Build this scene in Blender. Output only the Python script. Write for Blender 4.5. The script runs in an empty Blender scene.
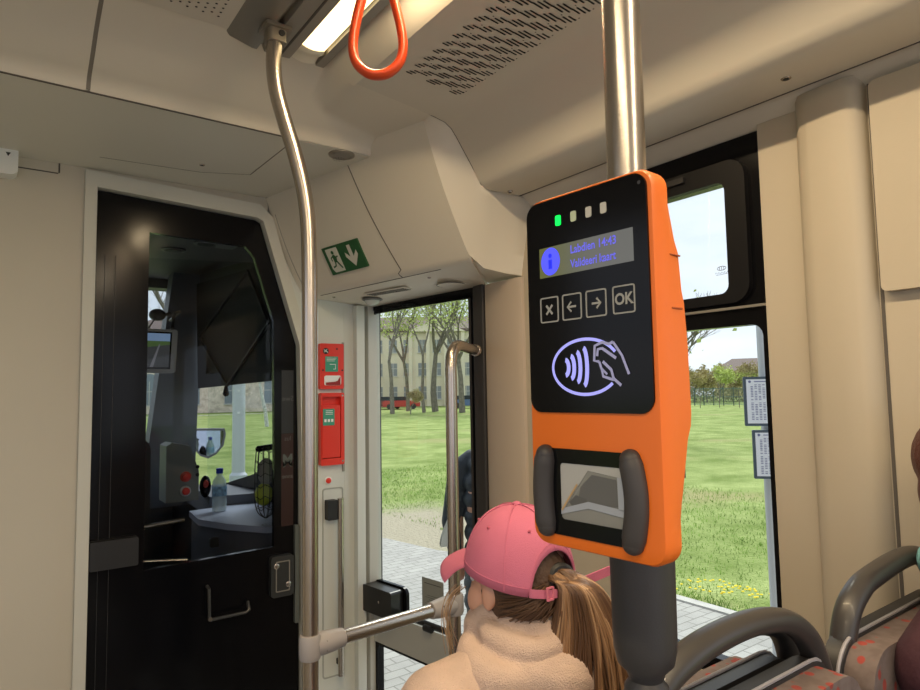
import bpy, bmesh, math, random
from mathutils import Vector, Matrix, noise
SC = bpy.context.scene
COL = SC.collection
V = Vector
PI = math.pi
# ------------------------------------------------------------------ camera, world, sun, exposure
def rad(a): return a * PI / 180
yaw, pitch, roll = rad(36.3), rad(4.2), rad(1.0)
fw = V((math.sin(yaw) * math.cos(pitch), math.cos(yaw) * math.cos(pitch), math.sin(pitch)))
r0 = V((math.cos(yaw), -math.sin(yaw), 0)); u0 = r0.cross(fw)
rc = r0 * math.cos(roll) - u0 * math.sin(roll); uc = u0 * math.cos(roll) + r0 * math.sin(roll)
cam = bpy.data.cameras.new('camera'); cam.sensor_width = 36; cam.lens = 36 * 640 / 920; cam.clip_start = .02; cam.clip_end = 600
co = bpy.data.objects.new('camera', cam); COL.objects.link(co); SC.camera = co
m = Matrix((rc, uc, -fw)).transposed().to_4x4(); m.translation = V((0, 0, 1.5)); co.matrix_world = m
SC.view_settings.view_transform = 'Standard'; SC.view_settings.look = 'None'; SC.view_settings.gamma = 1
SC.view_settings.use_curve_mapping = False; SC.view_settings.exposure = 0.45
W = bpy.data.worlds.new('world'); SC.world = W; W.use_nodes = True
nt = W.node_tree; nt.nodes.clear()
wo = nt.nodes.new('ShaderNodeOutputWorld'); bg = nt.nodes.new('ShaderNodeBackground'); tc = nt.nodes.new('ShaderNodeTexCoord')
mp = nt.nodes.new('ShaderNodeMapping'); mp.inputs['Scale'].default_value = (1, 1, 3.2)
nz = nt.nodes.new('ShaderNodeTexNoise'); nz.inputs['Scale'].default_value = 2.2; nz.inputs['Detail'].default_value = 6; nz.inputs['Roughness'].default_value = .55
cr = nt.nodes.new('ShaderNodeValToRGB'); cr.color_ramp.elements[0].position = .35; cr.color_ramp.elements[1].position = .62
cr.color_ramp.elements[0].color = (.66, .73, .87, 1); cr.color_ramp.elements[1].color = (.90, .91, .97, 1)
for a, b in ((tc.outputs['Generated'], mp.inputs[0]), (mp.outputs[0], nz.inputs[0]), (nz.outputs[0], cr.inputs[0]), (cr.outputs[0], bg.inputs[0]), (bg.outputs[0], wo.inputs[0])): nt.links.new(a, b)
bg.inputs[1].default_value = .98
sun = bpy.data.lights.new('sun', 'SUN'); sun.energy = 2.9; sun.angle = rad(25); sun.color = (1, .96, .88)
so = bpy.data.objects.new('sun', sun); COL.objects.link(so); so.rotation_euler = (rad(38), 0, rad(125))

# ------------------------------------------------------------------ helpers
def lin(c): c = c / 255; return c / 12.92 if c <= .04045 else ((c + .055) / 1.055) ** 2.4
def rgb(r, g, b): return (lin(r), lin(g), lin(b), 1)
MATS = {}
def mat(name, col, rough=.5, metal=0, bump=0, bscale=80, vary=0, vscale=6, emit=0, coat=0, spec=.5, trans=0, alpha=1, sss=0):
    if name in MATS: return MATS[name]
    M = bpy.data.materials.new(name); M.use_nodes = True; t = M.node_tree; b = t.nodes['Principled BSDF']
    b.inputs['Base Color'].default_value = col; b.inputs['Roughness'].default_value = rough; b.inputs['Metallic'].default_value = metal
    b.inputs['Coat Weight'].default_value = coat; b.inputs['Specular IOR Level'].default_value = spec
    b.inputs['Transmission Weight'].default_value = trans; b.inputs['Alpha'].default_value = alpha
    if sss: b.inputs['Subsurface Weight'].default_value = sss; b.inputs['Subsurface Scale'].default_value = .02
    if emit: b.inputs['Emission Color'].default_value = col; b.inputs['Emission Strength'].default_value = emit
    tc = t.nodes.new('ShaderNodeTexCoord')
    if vary:
        n = t.nodes.new('ShaderNodeTexNoise'); n.inputs['Scale'].default_value = vscale; n.inputs['Detail'].default_value = 5
        r = t.nodes.new('ShaderNodeValToRGB')
        r.color_ramp.elements[0].position = .3; r.color_ramp.elements[1].position = .7
        r.color_ramp.elements[0].color = [c * (1 - vary) for c in col[:3]] + [1]; r.color_ramp.elements[1].color = [min(1, c * (1 + vary)) for c in col[:3]] + [1]
        t.links.new(tc.outputs['Object'], n.inputs[0]); t.links.new(n.outputs[0], r.inputs[0]); t.links.new(r.outputs[0], b.inputs['Base Color'])
    if bump:
        n = t.nodes.new('ShaderNodeTexNoise'); n.inputs['Scale'].default_value = bscale; n.inputs['Detail'].default_value = 4
        u = t.nodes.new('ShaderNodeBump'); u.inputs['Strength'].default_value = bump; u.inputs['Distance'].default_value = .01
        t.links.new(tc.outputs['Object'], n.inputs[0]); t.links.new(n.outputs[0], u.inputs['Height']); t.links.new(u.outputs[0], b.inputs['Normal'])
    MATS[name] = M; return M
def glassmat(name, tint, fres=1.0):
    M = bpy.data.materials.new(name); M.use_nodes = True; t = M.node_tree; t.nodes.clear()
    o = t.nodes.new('ShaderNodeOutputMaterial'); mx = t.nodes.new('ShaderNodeMixShader'); tr = t.nodes.new('ShaderNodeBsdfTransparent'); g = t.nodes.new('ShaderNodeBsdfGlossy')
    f = t.nodes.new('ShaderNodeFresnel'); f.inputs[0].default_value = 1.45
    tr.inputs[0].default_value = tint; g.inputs['Roughness'].default_value = .01; g.inputs[0].default_value = (.9, .9, .9, 1)
    gm = t.nodes.new('ShaderNodeNewGeometry'); iv = t.nodes.new('ShaderNodeMath'); iv.operation = 'SUBTRACT'; iv.inputs[0].default_value = 1; iv.use_clamp = True; f.inputs[0].default_value = fres; ml = t.nodes.new('ShaderNodeMath'); ml.operation = 'MULTIPLY'
    t.links.new(gm.outputs['Backfacing'], iv.inputs[1]); t.links.new(f.outputs[0], ml.inputs[0]); t.links.new(iv.outputs[0], ml.inputs[1])
    t.links.new(ml.outputs[0], mx.inputs[0]); t.links.new(tr.outputs[0], mx.inputs[1]); t.links.new(g.outputs[0], mx.inputs[2]); t.links.new(mx.outputs[0], o.inputs[0])
    return M
def tag(o, label=None, cat=None, group=None, kind=None):
    if label: o['label'] = label
    if cat: o['category'] = cat
    if group: o['group'] = group
    if kind: o['kind'] = kind
    return o
def thing(name, label, cat, loc, group=None):
    o = bpy.data.objects.new(name, None); COL.objects.link(o); o.location = loc; o.empty_display_size = .05
    return tag(o, label, cat, group)
def rootloc(p):
    l = V((0, 0, 0))
    while p is not None: l = l + V(p.location); p = p.parent
    return l
def put(name, bm, mt, parent=None, ang=40, bev=0, seg=2, flat=False):
    """one mesh object; the geometry is in world coordinates"""
    if bev:
        es = [e for e in bm.edges if len(e.link_faces) == 2 and e.calc_face_angle(0) > rad(30)]
        bmesh.ops.bevel(bm, geom=es, offset=bev, segments=seg, profile=.5, affect='EDGES', clamp_overlap=True)
    me = bpy.data.meshes.new(name)
    L = rootloc(parent)
    bmesh.ops.recalc_face_normals(bm, faces=bm.faces)
    for v in bm.verts: v.co -= L
    bm.to_mesh(me); bm.free()
    for x in (mt if isinstance(mt, (list, tuple)) else [mt]): me.materials.append(x)
    if not flat: me.shade_smooth(); me.set_sharp_from_angle(angle=rad(ang))
    o = bpy.data.objects.new(name, me); COL.objects.link(o)
    if parent: o.parent = parent
    return o
def struct(name, bm, mt, parent=None, **k):
    o = put(name, bm, mt, parent, **k)
    if not parent: o['kind'] = 'structure'
    return o
def B(): return bmesh.new()
def frame(o, u, v):
    o, u, v = V(o), V(u), V(v); n = u.cross(v)
    return lambda a, b, c=0: o + u * a + v * b + n * c
XY = frame((0, 0, 0), (1, 0, 0), (0, 1, 0))          # c = z
XZ = lambda a, b, c=0: V((a, c, b))                  # c = y
YZ = lambda a, b, c=0: V((c, a, b))                  # c = x
def prism(bm, pts, c0, c1, f=XY):
    a = [bm.verts.new(f(p[0], p[1], c0)) for p in pts]; b = [bm.verts.new(f(p[0], p[1], c1)) for p in pts]
    n = len(pts); bm.faces.new(a[::-1]); bm.faces.new(b)
    for i in range(n): bm.faces.new((a[i], a[(i + 1) % n], b[(i + 1) % n], b[i]))
    return bm
def ring(bm, outer, inner, c0, c1, f=XY):
    n = len(outer); L = [[bm.verts.new(f(p[0], p[1], c)) for p in q] for q in (outer, inner) for c in (c0, c1)]
    o0, o1, i0, i1 = L
    for i in range(n):
        j = (i + 1) % n
        bm.faces.new((o0[i], o0[j], o1[j], o1[i])); bm.faces.new((i0[i], i1[i], i1[j], i0[j]))
        bm.faces.new((o0[i], i0[i], i0[j], o0[j])); bm.faces.new((o1[i], o1[j], i1[j], i1[i]))
    return bm
def box(bm, x0, x1, y0, y1, z0, z1, f=None):
    pts = [(x0, y0), (x1, y0), (x1, y1), (x0, y1)]
    return prism(bm, pts, z0, z1, f or XY)
def rr(x0, y0, x1, y1, r, n=5):
    out = []
    for cx, cy, a in ((x1 - r, y0 + r, -90), (x1 - r, y1 - r, 0), (x0 + r, y1 - r, 90), (x0 + r, y0 + r, 180)):
        for i in range(n + 1):
            t = rad(a + 90 * i / n); out.append((cx + r * math.cos(t), cy + r * math.sin(t)))
    return out
def spline(pts, n=8, closed=False):
    P = [V(p) for p in pts]; out = []; N = len(P)
    for i in range(N if closed else N - 1):
        p1, p2 = P[i], P[(i + 1) % N]
        p0 = P[i - 1] if (i > 0 or closed) else p1 * 2 - p2
        p3 = P[(i + 2) % N] if (i + 2 < N or closed) else p2 * 2 - p1
        for k in range(n):
            t = k / n
            out.append(.5 * ((2 * p1) + (p2 - p0) * t + (2 * p0 - 5 * p1 + 4 * p2 - p3) * t * t + (3 * p1 - p0 - 3 * p2 + p3) * t ** 3))
    if not closed: out.append(P[-1])
    return out
def tube(bm, pts, r, seg=12, closed=False, flat=1, up=None, cap=True):
    """tube along pts; r number or list; flat squashes the second axis"""
    P = [V(p) for p in pts]; n = len(P); rs = r if isinstance(r, (list, tuple)) else [r] * n
    rings = []; prev = None
    for i in range(n):
        if closed: t = P[(i + 1) % n] - P[i - 1]
        else: t = P[min(i + 1, n - 1)] - P[max(i - 1, 0)]
        t.normalize()
        if up is not None: a = V(up) - t * t.dot(V(up))
        elif prev is None: a = (V((0, 0, 1)) if abs(t.z) < .9 else V((1, 0, 0))); a = a - t * t.dot(a)
        else: a = prev - t * t.dot(prev)
        a.normalize(); prev = a; b = t.cross(a)
        rings.append([bm.verts.new(P[i] + (a * math.cos(2 * PI * k / seg) + b * math.sin(2 * PI * k / seg) * flat) * rs[i]) for k in range(seg)])
    for i in range(n if closed else n - 1):
        A, C = rings[i], rings[(i + 1) % n]
        for k in range(seg): bm.faces.new((A[k], A[(k + 1) % seg], C[(k + 1) % seg], C[k]))
    if not closed and cap: bm.faces.new(rings[0][::-1]); bm.faces.new(rings[-1])
    return bm
def lathe(bm, prof, o, axis=(0, 0, 1), seg=24):
    ax = V(axis).normalized(); a = (V((1, 0, 0)) if abs(ax.x) < .9 else V((0, 1, 0))); a = (a - ax * ax.dot(a)).normalized(); b = ax.cross(a); o = V(o)
    R = []
    for r, h in prof:
        R.append([bm.verts.new(o + ax * h + (a * math.cos(2 * PI * k / seg) + b * math.sin(2 * PI * k / seg)) * max(r, 1e-5)) for k in range(seg)])
    for i in range(len(R) - 1):
        for k in range(seg): bm.faces.new((R[i][k], R[i][(k + 1) % seg], R[i + 1][(k + 1) % seg], R[i + 1][k]))
    bm.faces.new(R[0][::-1]); bm.faces.new(R[-1])
    return bm
def ell(bm, c, r, rot=None, su=20, sv=14):
    M = Matrix.Translation(V(c)) @ (rot.to_4x4() if rot else Matrix.Identity(4)) @ Matrix.Diagonal(V((r[0], r[1], r[2], 1)))
    bmesh.ops.create_uvsphere(bm, u_segments=su, v_segments=sv, radius=1, matrix=M); return bm
def caps(bm, p, q, r1, r2, seg=14):
    p, q = V(p), V(q); tube(bm, [p, q], [r1, r2], seg=seg); ell(bm, p, (r1,) * 3, su=seg, sv=8); ell(bm, q, (r2,) * 3, su=seg, sv=8); return bm
def limb(bm, pts, rs, seg=14):
    for i in range(len(pts) - 1): caps(bm, pts[i], pts[i + 1], rs[i], rs[i + 1], seg)
    return bm
def grid(bm, rows):
    R = [[bm.verts.new(p) for p in row] for row in rows]
    for i in range(len(R) - 1):
        for j in range(len(R[0]) - 1): bm.faces.new((R[i][j], R[i][j + 1], R[i + 1][j + 1], R[i + 1][j]))
    return R
def slab(bm, rows, d):
    """a curved sheet with real thickness, offset by vector d"""
    d = V(d); A = grid(bm, rows); C = grid(bm, [[V(p) + d for p in row] for row in rows])
    n, k = len(A), len(A[0])
    for i in range(n - 1):
        bm.faces.new((A[i][0], A[i + 1][0], C[i + 1][0], C[i][0])); bm.faces.new((A[i][-1], C[i][-1], C[i + 1][-1], A[i + 1][-1]))
    for j in range(k - 1):
        bm.faces.new((A[0][j], C[0][j], C[0][j + 1], A[0][j + 1])); bm.faces.new((A[-1][j], A[-1][j + 1], C[-1][j + 1], C[-1][j]))
    return bm
def fuse(bm, voxel, sm=3):
    """union of overlapping volumes into one continuous surface"""
    me = bpy.data.meshes.new('tmp'); bm.to_mesh(me); bm.free()
    o = bpy.data.objects.new('tmp', me); COL.objects.link(o)
    r = o.modifiers.new('r', 'REMESH'); r.mode = 'VOXEL'; r.voxel_size = voxel
    if sm: s = o.modifiers.new('s', 'SMOOTH'); s.factor = .6; s.iterations = sm
    dg = bpy.context.evaluated_depsgraph_get(); e = o.evaluated_get(dg); nm = bpy.data.meshes.new_from_object(e)
    out = bmesh.new(); out.from_mesh(nm); bpy.data.objects.remove(o); bpy.data.meshes.remove(me); bpy.data.meshes.remove(nm)
    return out
def text(s, size, f, a, b, c, name, mt, parent, align='CENTER', depth=.0004, bold=0, sx=1):
    cu = bpy.data.curves.new('t', 'FONT'); cu.body = s; cu.size = size; cu.align_x = align; cu.align_y = 'CENTER'; cu.offset = bold; cu.resolution_u = 3
    o = bpy.data.objects.new('t', cu); COL.objects.link(o); dg = bpy.context.evaluated_depsgraph_get()
    nm = bpy.data.meshes.new_from_object(o.evaluated_get(dg)); bpy.data.objects.remove(o)
    bm = bmesh.new(); bm.from_mesh(nm)
    for v in bm.verts: v.co = f(a + v.co.x * sx, b + v.co.y, c)
    return put(name, bm, mt, parent, flat=True)
def stroke(bm, pts, w, f, c, closed=False):
    """flat ribbon of width w along a 2-D polyline with round-ish joints"""
    P = [V((p[0], p[1], 0)) for p in pts]; n = len(P)
    L = []; Rr = []
    for i in range(n):
        t = (P[(i + 1) % n] - P[i - 1]) if closed else (P[min(i + 1, n - 1)] - P[max(0, i - 1)])
        t.normalize(); q = V((-t.y, t.x, 0)) * w / 2
        a, b = P[i] + q, P[i] - q
        L.append(bm.verts.new(f(a.x, a.y, c))); Rr.append(bm.verts.new(f(b.x, b.y, c)))
    for i in range(n if closed else n - 1):
        j = (i + 1) % n; bm.faces.new((L[i], L[j], Rr[j], Rr[i]))
    return bm
def disc(bm, a, b, r, f, c, n=16, r2=None):
    bm.faces.new([bm.verts.new(f(a + r * math.cos(2 * PI * k / n), b + (r2 or r) * math.sin(2 * PI * k / n), c)) for k in range(n)]); return bm
def poly(bm, pts, f, c): bm.faces.new([bm.verts.new(f(p[0], p[1], c)) for p in pts]); return bm
def copy_tree(o, parent=None, **kw):
    c = o.copy(); COL.objects.link(c); c.parent = parent
    for ch in list(o.children): copy_tree(ch, c)
    return c

# ------------------------------------------------------------------ materials
cream = mat('cream_panel', (.70, .655, .56, 1), .45, bump=.02, bscale=300)
ceilm = mat('ceiling_panel', (.65, .61, .525, 1), .5, bump=.02, bscale=300)
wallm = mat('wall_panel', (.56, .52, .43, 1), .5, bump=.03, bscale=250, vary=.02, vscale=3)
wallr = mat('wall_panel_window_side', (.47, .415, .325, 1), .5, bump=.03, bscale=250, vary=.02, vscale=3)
white = mat('white_trim', (.60, .595, .53, 1), .4)
greyw = mat('light_grey_panel', (.62, .64, .60, 1), .45)
seam = mat('panel_seam', (.09, .08, .07, 1), .7)
black = mat('black_glossy', (.004, .004, .005, 1), .15, spec=.18)
blackm = mat('black_matt', (.012, .012, .013, 1), .5)
rubber = mat('rubber', (.03, .028, .028, 1), .6)
steel = mat('brushed_steel', (.50, .45, .40, 1), .27, 1, bump=.03, bscale=400)
alu = mat('aluminium', (.33, .31, .27, 1), .4, .6)
lgrey = mat('light_grey_plastic', (.50, .50, .49, 1), .4)
dgrey = mat('dark_grey_plastic', (.034, .033, .036, 1), .45, bump=.05, bscale=500)
orange = mat('orange_plastic', (.80, .165, .012, 1), .42, bump=.02, bscale=500)
red = mat('red_box', (.72, .035, .02, 1), .35)
green = mat('green_sign', (.02, .10, .035, 1), .5)
signw = mat('sign_white', (.62, .62, .55, 1), .5)
stwhite = mat('sticker_white', (.8, .82, .8, 1), .5)
stgreen = mat('sticker_green', (.05, .30, .20, 1), .5)
glass = glassmat('clear_glass', (.95, .98, .97, 1), 1.35)
cabglass = glassmat('tinted_cab_glass', (.80, .82, .84, 1), 1.28)
cabdark = mat('cab_plastic', (.02, .021, .024, 1), .5)
cabgrey = mat('cab_grey', (.14, .15, .18, 1), .5)

# ------------------------------------------------------------------ the tram shell
XW, YB, ZS = 1.45, 2.5, 2.295
XL = -1.15; YR = -3.2
bm = B(); prism(bm, [(XL, YR), (XW, YR), (XW, 1.8), (1.345, 2.5), (XL, 2.5)], -.06, 0); struct('floor', bm, mat('floor_vinyl', (.26, .25, .24, 1), .5, vary=.3, vscale=60))
# front bulkhead
DO = [(.28, 0), (.28, 2.23), (.837, 2.205), (.861, 2.194), (1.013, 1.704), (1.022, 1.277), (1.03, 0)]     # opening of the cab door
bm = B(); prism(bm, [(XL, 0), (.243, 0), (.243, 2.45), (XL, 2.45)], YB, YB + .05, XZ)
struct('wall_front', bm, wallm)
bm = B(); prism(bm, [(1.07, 0), (1.36, 0), (1.36, 2.3), (.885, 2.3), (.90, 2.215), (1.052, 1.712), (1.062, 1.277)], YB, YB + .05, XZ)
struct('wall_front.001', bm, greyw)
bm = B(); prism(bm, [(.243, 2.27), (.885, 2.245), (.885, 2.45), (.243, 2.45)], YB, YB + .05, XZ); struct('wall_front.002', bm, wallm)
DOo = [(.243, 0), (.243, 2.285), (.85, 2.26), (.90, 2.215), (1.052, 1.712), (1.062, 1.277), (1.07, 0)]
bm = B(); ring(bm, DOo, DO, YB - .018, YB + .05, XZ); struct('trim_1', bm, white, bev=.004)
# thin edge line on the grey panel beside the cab door and vertical rebate
bm = B(); box(bm, 1.219, 1.223, YB - .001, YB, 0, 1.88); box(bm, 1.262, 1.3, YB - .035, YB, 0, 1.88); struct('trim_2', bm, [greyw])
# ceiling: centre with the lamp channel
bm = B(); prism(bm, [(XL, YR), (.46, YR), (.46, 1.60), (XL, 1.60)], 2.43, 2.46); struct('ceiling', bm, ceilm)
bm = B()
prism(bm, [(.46, 2.43), (.53, 2.412), (.542, 2.412), (.548, 2.428), (.556, 2.428), (.562, 2.412), (.600, 2.412), (.603, 2.425), (.607, 2.412), (.632, 2.414), (.636, 2.46), (.46, 2.46)], YR, 1.622, XZ)
struct('trim_3', bm, alu)
bm = B(); prism(bm, [(.706, 2.46), (.709, 2.418), (.733, 2.418), (.738, 2.425), (.738, 2.46)], YR, 1.625, XZ); struct('trim_4', bm, alu)
bm = B(); prism(bm, [(.601, 2.4251), (.606, 2.4251), (.606, 2.411), (.601, 2.411)], YR, 1.62, XZ); struct('trim_5', bm, seam)
# right-hand ceiling profile (x, z) extruded along the car
prof = [(.738, 2.425), (.748, 2.412), (.782, 2.375), (.80, 2.363), (.90, 2.352), (1.0, 2.341), (1.06, 2.333), (1.10, 2.325), (1.125, 2.310), (1.143, 2.288), (1.20, 2.21), (1.225, 2.17), (1.238, 2.154), (1.255, 2.146), (1.28, 2.142), (1.398, 2.146)]
def slabx(prof, y0, y1, name, mt):
    bm = B(); slab(bm, [[V((x, y, z)) for x, z in prof] for y in (y0, y1)], (0, 0, .03)); return struct(name, bm, mt, ang=50)
slabx(prof[3:], YR, 1.557, 'ceiling.001', ceilm)
slabx(prof[:4], YR, 1.575, 'ceiling.002', cream)
bm = B(); slab(bm, [[V((x, y, z)) for x, z in ((1.402, 2.150), (1.402, 2.158), (1.44, 2.128), (1.47, 2.105))] for y in (YR, 1.6)], (0, 0, .03)); struct('trim_6', bm, ceilm, ang=20)
bm = B(); box(bm, 1.396, 1.404, YR, 1.56, 2.152, 2.17); struct('trim_7', bm, seam)
bm = B(); tube(bm, [(1.3995, YR, 2.1455), (1.3995, 1.556, 2.1455)], .0016, 6); struct('trim_24', bm, seam)
# short flat piece of ceiling between profile end and the cove, and the lamp's end
rows = []
cove = [(1.54, 2.4325), (1.60, 2.4315), (1.66, 2.416), (1.72, 2.392), (1.77, 2.364), (1.81, 2.343), (1.835, 2.332), (1.852, 2.318), (1.862, 2.297)]
cove = [(y - .0, z) for y, z in cove]
cs = spline([(0, y, z) for y, z in cove], 4)
bm = B(); slab(bm, [[V((x, p.y, p.z)) for x in (XL, 0, .178)] for p in cs], (0, .004, .03)); struct('ceiling.003', bm, cream, ang=60)
cx = [.188, .5, .64, .70, .736, .739, .748, .782, .80, .85, .90, .95, 1.0, 1.06, 1.10]
def drop(x, z):            # the cove lowers to meet the side ceiling
    if x < .738: return z
    for (a, za), (b, zb) in zip(prof, prof[1:]):
        if a <= x <= b: return min(z, za + (zb - za) * (x - a) / (b - a) + .0008)
    return min(z, 2.32)
bm = B(); slab(bm, [[V((x, p.y, drop(x, p.z))) for x in cx] for p in cs], (0, .004, .03)); struct('ceiling.004', bm, cream, ang=60)
bm = B(); box(bm, .255, .265, 1.59, 1.862, 2.30, 2.46); 
bm.free(); bm = B(); slab(bm, [[V((x, p.y - .001, p.z - .0 + .003)) for x in (.177, .189)] for p in cs], (0, .0, .02)); struct('trim_8', bm, mat('joint_grey', (.22, .20, .17, 1), .6))
# soffit in front of the cab door
bm = B(); prism(bm, [(XL, 1.868), (1.20, 1.868), (1.20, 2.5), (XL, 2.5)], ZS, ZS + .03); struct('ceiling.005', bm, greyw if False else mat('soffit_panel', (.68, .67, .59, 1), .45, bump=.02, bscale=300))
bm = B()
prism(bm, [(XL, 1.862), (.745, 1.862), (.745, 1.867), (XL, 1.867)], ZS - .001, ZS + .002)
def zline(bm, p, q, w, z):
    p, q = V((p[0], p[1], 0)), V((q[0], q[1], 0)); t = (q - p).normalized(); n = V((-t.y, t.x, 0)) * w / 2
    prism(bm, [(p + n)[:2], (p - n)[:2], (q - n)[:2], (q + n)[:2]], z - .0006, z + .002)
zline(bm, (.745, 1.864), (.735, 2.26), .003, ZS); zline(bm, (.735, 2.26), (.58, 2.33), .002, ZS); zline(bm, (.58, 2.33), (.27, 2.36), .002, ZS)
struct('trim_9', bm, seam)
# header box above the entrance door: face (0..1 along from bulkhead to rear crease, 0..1 down)
FA, FB, FC, FD = V((.875, 2.5, 2.30)), V((1.035, 2.5, 1.905)), V((1.27, 1.66, 1.935)), V((1.045, 1.60, 2.352))
WL0, WL1, WL2 = V((1.36, 2.5, 1.878)), V((1.445, 1.80, 1.885)), V((1.47, 1.59, 1.885))
def face(s, t):
    a = FA.lerp(FD, s); b = FB.lerp(FC, s); p = a.lerp(b, t)
    return p + V((-.86, -.32, -.35)).normalized() * .018 * math.sin(PI * min(1, t * 1.0)) 
rows = []
for i in range(25):
    s = i / 24; row = [face(s, t / 12 * .96) for t in range(13)]
    p0 = face(s, .96); w = (WL0.lerp(WL1, s / .9) if s < .9 else WL1.lerp(WL2, (s - .9) * 10 * .0))
    b = FB.lerp(FC, s); q = b.lerp(w, .12) + V((0, 0, 0.0))
    for t in (.25, .5, .75): row.append(p0 * (1 - t) ** 2 + (b + (b - p0) * .25) * 2 * t * (1 - t) + q * t * t)
    row += [q, b.lerp(w, .5), w]
    rows.append(row)
bm = B(); slab(bm, rows, (.012, .004, .012)); struct('trim_10', bm, cream, ang=60)
# rear flank of the header from the crease to the seam profile
SP = [V((1.02, 1.557, 2.342)), V((1.10, 1.557, 2.327)), V((1.125, 1.557, 2.312)), V((1.143, 1.557, 2.290)), V((1.20, 1.557, 2.212)), V((1.238, 1.557, 2.156)), V((1.28, 1.557, 2.144)), V((1.40, 1.557, 2.15)), V((1.47, 1.557, 2.112))]
last = rows[-1]
KP = [last[0], last[3], last[5], last[7], last[9], last[12], V((1.32, 1.655, 1.912)), V((1.40, 1.635, 1.898)), V((1.475, 1.60, 1.888))]
rr_ = []
for i in range(9):
    s = i / 8; mid = []
    for a, b in zip(KP, SP):
        c = a.lerp(b, .5) + V((.012, -.012, -.01)) * 1.0
        c = V((a.x * .35 + b.x * .65, a.y * .35 + b.y * .65, a.z * .6 + b.z * .4)) if False else a.lerp(b, .5) + V((.01, .0, -.0))
        mid.append(a * (1 - s) ** 2 + c * 2 * s * (1 - s) + b * s * s)
    rr_.append(mid)
bm = B(); slab(bm, rr_, (.01, .01, .01)); struct('trim_11', bm, cream, ang=70)
bm = B(); slab(bm, [KP[5:], [V((1.285, 1.69, 1.938)), V((1.34, 1.69, 1.918)), V((1.41, 1.68, 1.900)), V((1.475, 1.66, 1.887))], [V((1.29, 1.80, 1.95)), V((1.36, 1.80, 1.93)), V((1.42, 1.80, 1.905)), V((1.475, 1.80, 1.889))]], (0, 0, .01)); struct('trim_23', bm, cream, ang=70)
bm = B(); tube(bm, [p + V((0, -.0005, -.001)) for p in SP[:8]], .0016, seg=6); struct('trim_12', bm, seam)
bm = B(); tube(bm, [face(.57 + .08 * t / 10, t / 10 * .96) + V((-.001, 0, 0)) for t in range(11)] + [rows[15][13], rows[15][14], rows[15][15] + V((0, 0, -.001))], .0016, seg=6)
tube(bm, [face(.035, t / 10 * .95) + V((-.0, 0, 0)) for t in range(2, 11)], .0012, seg=6)
for i in range(0, 20, 1):
    pass
tube(bm, [r[15].lerp(r[16], .35) + V((0, 0, -.0008)) for r in rows[2:21]], .0012, seg=6)
tube(bm, [face(i / 10, .012) for i in range(0, 7)], .0012, seg=6)
struct('trim_13', bm, seam)

# right wall: pieces around the window opening (y .769..1.25), pillars
WY0, WY1, WZT, WZB = .769, 1.25, 2.108, .80
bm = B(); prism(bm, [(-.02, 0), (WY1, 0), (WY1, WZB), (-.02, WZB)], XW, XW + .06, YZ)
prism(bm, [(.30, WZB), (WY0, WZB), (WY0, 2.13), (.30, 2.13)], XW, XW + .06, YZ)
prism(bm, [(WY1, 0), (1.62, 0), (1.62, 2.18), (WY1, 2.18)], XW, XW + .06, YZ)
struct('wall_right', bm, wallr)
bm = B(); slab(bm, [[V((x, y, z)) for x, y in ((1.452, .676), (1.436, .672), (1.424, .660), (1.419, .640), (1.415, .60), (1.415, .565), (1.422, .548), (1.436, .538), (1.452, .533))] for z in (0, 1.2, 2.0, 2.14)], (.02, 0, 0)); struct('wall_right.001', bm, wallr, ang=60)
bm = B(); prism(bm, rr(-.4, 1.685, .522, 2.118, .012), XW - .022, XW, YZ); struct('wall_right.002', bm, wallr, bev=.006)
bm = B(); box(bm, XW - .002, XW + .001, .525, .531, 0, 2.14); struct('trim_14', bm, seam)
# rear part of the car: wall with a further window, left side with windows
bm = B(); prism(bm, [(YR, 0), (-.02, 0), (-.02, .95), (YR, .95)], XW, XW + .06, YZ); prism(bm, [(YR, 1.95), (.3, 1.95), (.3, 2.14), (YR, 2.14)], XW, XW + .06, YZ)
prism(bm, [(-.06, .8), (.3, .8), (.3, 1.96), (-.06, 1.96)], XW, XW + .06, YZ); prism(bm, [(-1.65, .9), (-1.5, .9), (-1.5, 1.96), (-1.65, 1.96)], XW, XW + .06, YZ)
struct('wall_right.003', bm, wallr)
bm = B()
for y0, y1 in ((YR, -2.95), (-1.6, -1.4), (.0, .2), (1.5, 2.5)): prism(bm, [(y0, 0), (y1, 0), (y1, 2.44), (y0, 2.44)], XL - .06, XL, YZ)
for y0, y1 in ((-2.95, -1.6), (-1.4, 0), (.2, 1.5)):
    prism(bm, [(y0, 0), (y1, 0), (y1, .9), (y0, .9)], XL - .06, XL, YZ); prism(bm, [(y0, 2.1), (y1, 2.1), (y1, 2.44), (y0, 2.44)], XL - .06, XL, YZ)
struct('wall_left', bm, wallm)
# roof skin above so no sky leaks in
bm = B(); box(bm, XL - .1, XW + .06, YR, 2.55, 2.48, 2.52); struct('ceiling.006', bm, blackm)
bm = B(); prism(bm, [(2.495, 2.0), (2.495, 2.5), (1.55, 2.5), (1.55, 2.0)], 1.47, 1.5, YZ); struct('wall_right.004', bm, blackm)
# pillar panels between window and door
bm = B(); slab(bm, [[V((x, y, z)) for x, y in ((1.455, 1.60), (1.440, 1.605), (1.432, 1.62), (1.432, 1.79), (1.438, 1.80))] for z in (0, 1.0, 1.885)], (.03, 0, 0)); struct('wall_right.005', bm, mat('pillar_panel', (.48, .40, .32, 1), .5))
bm = B(); prism(bm, rr(1.427, 1.802, 1.46, 1.862, .006), 0, 1.89); struct('trim_15', bm, rubber, bev=.003)

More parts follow.
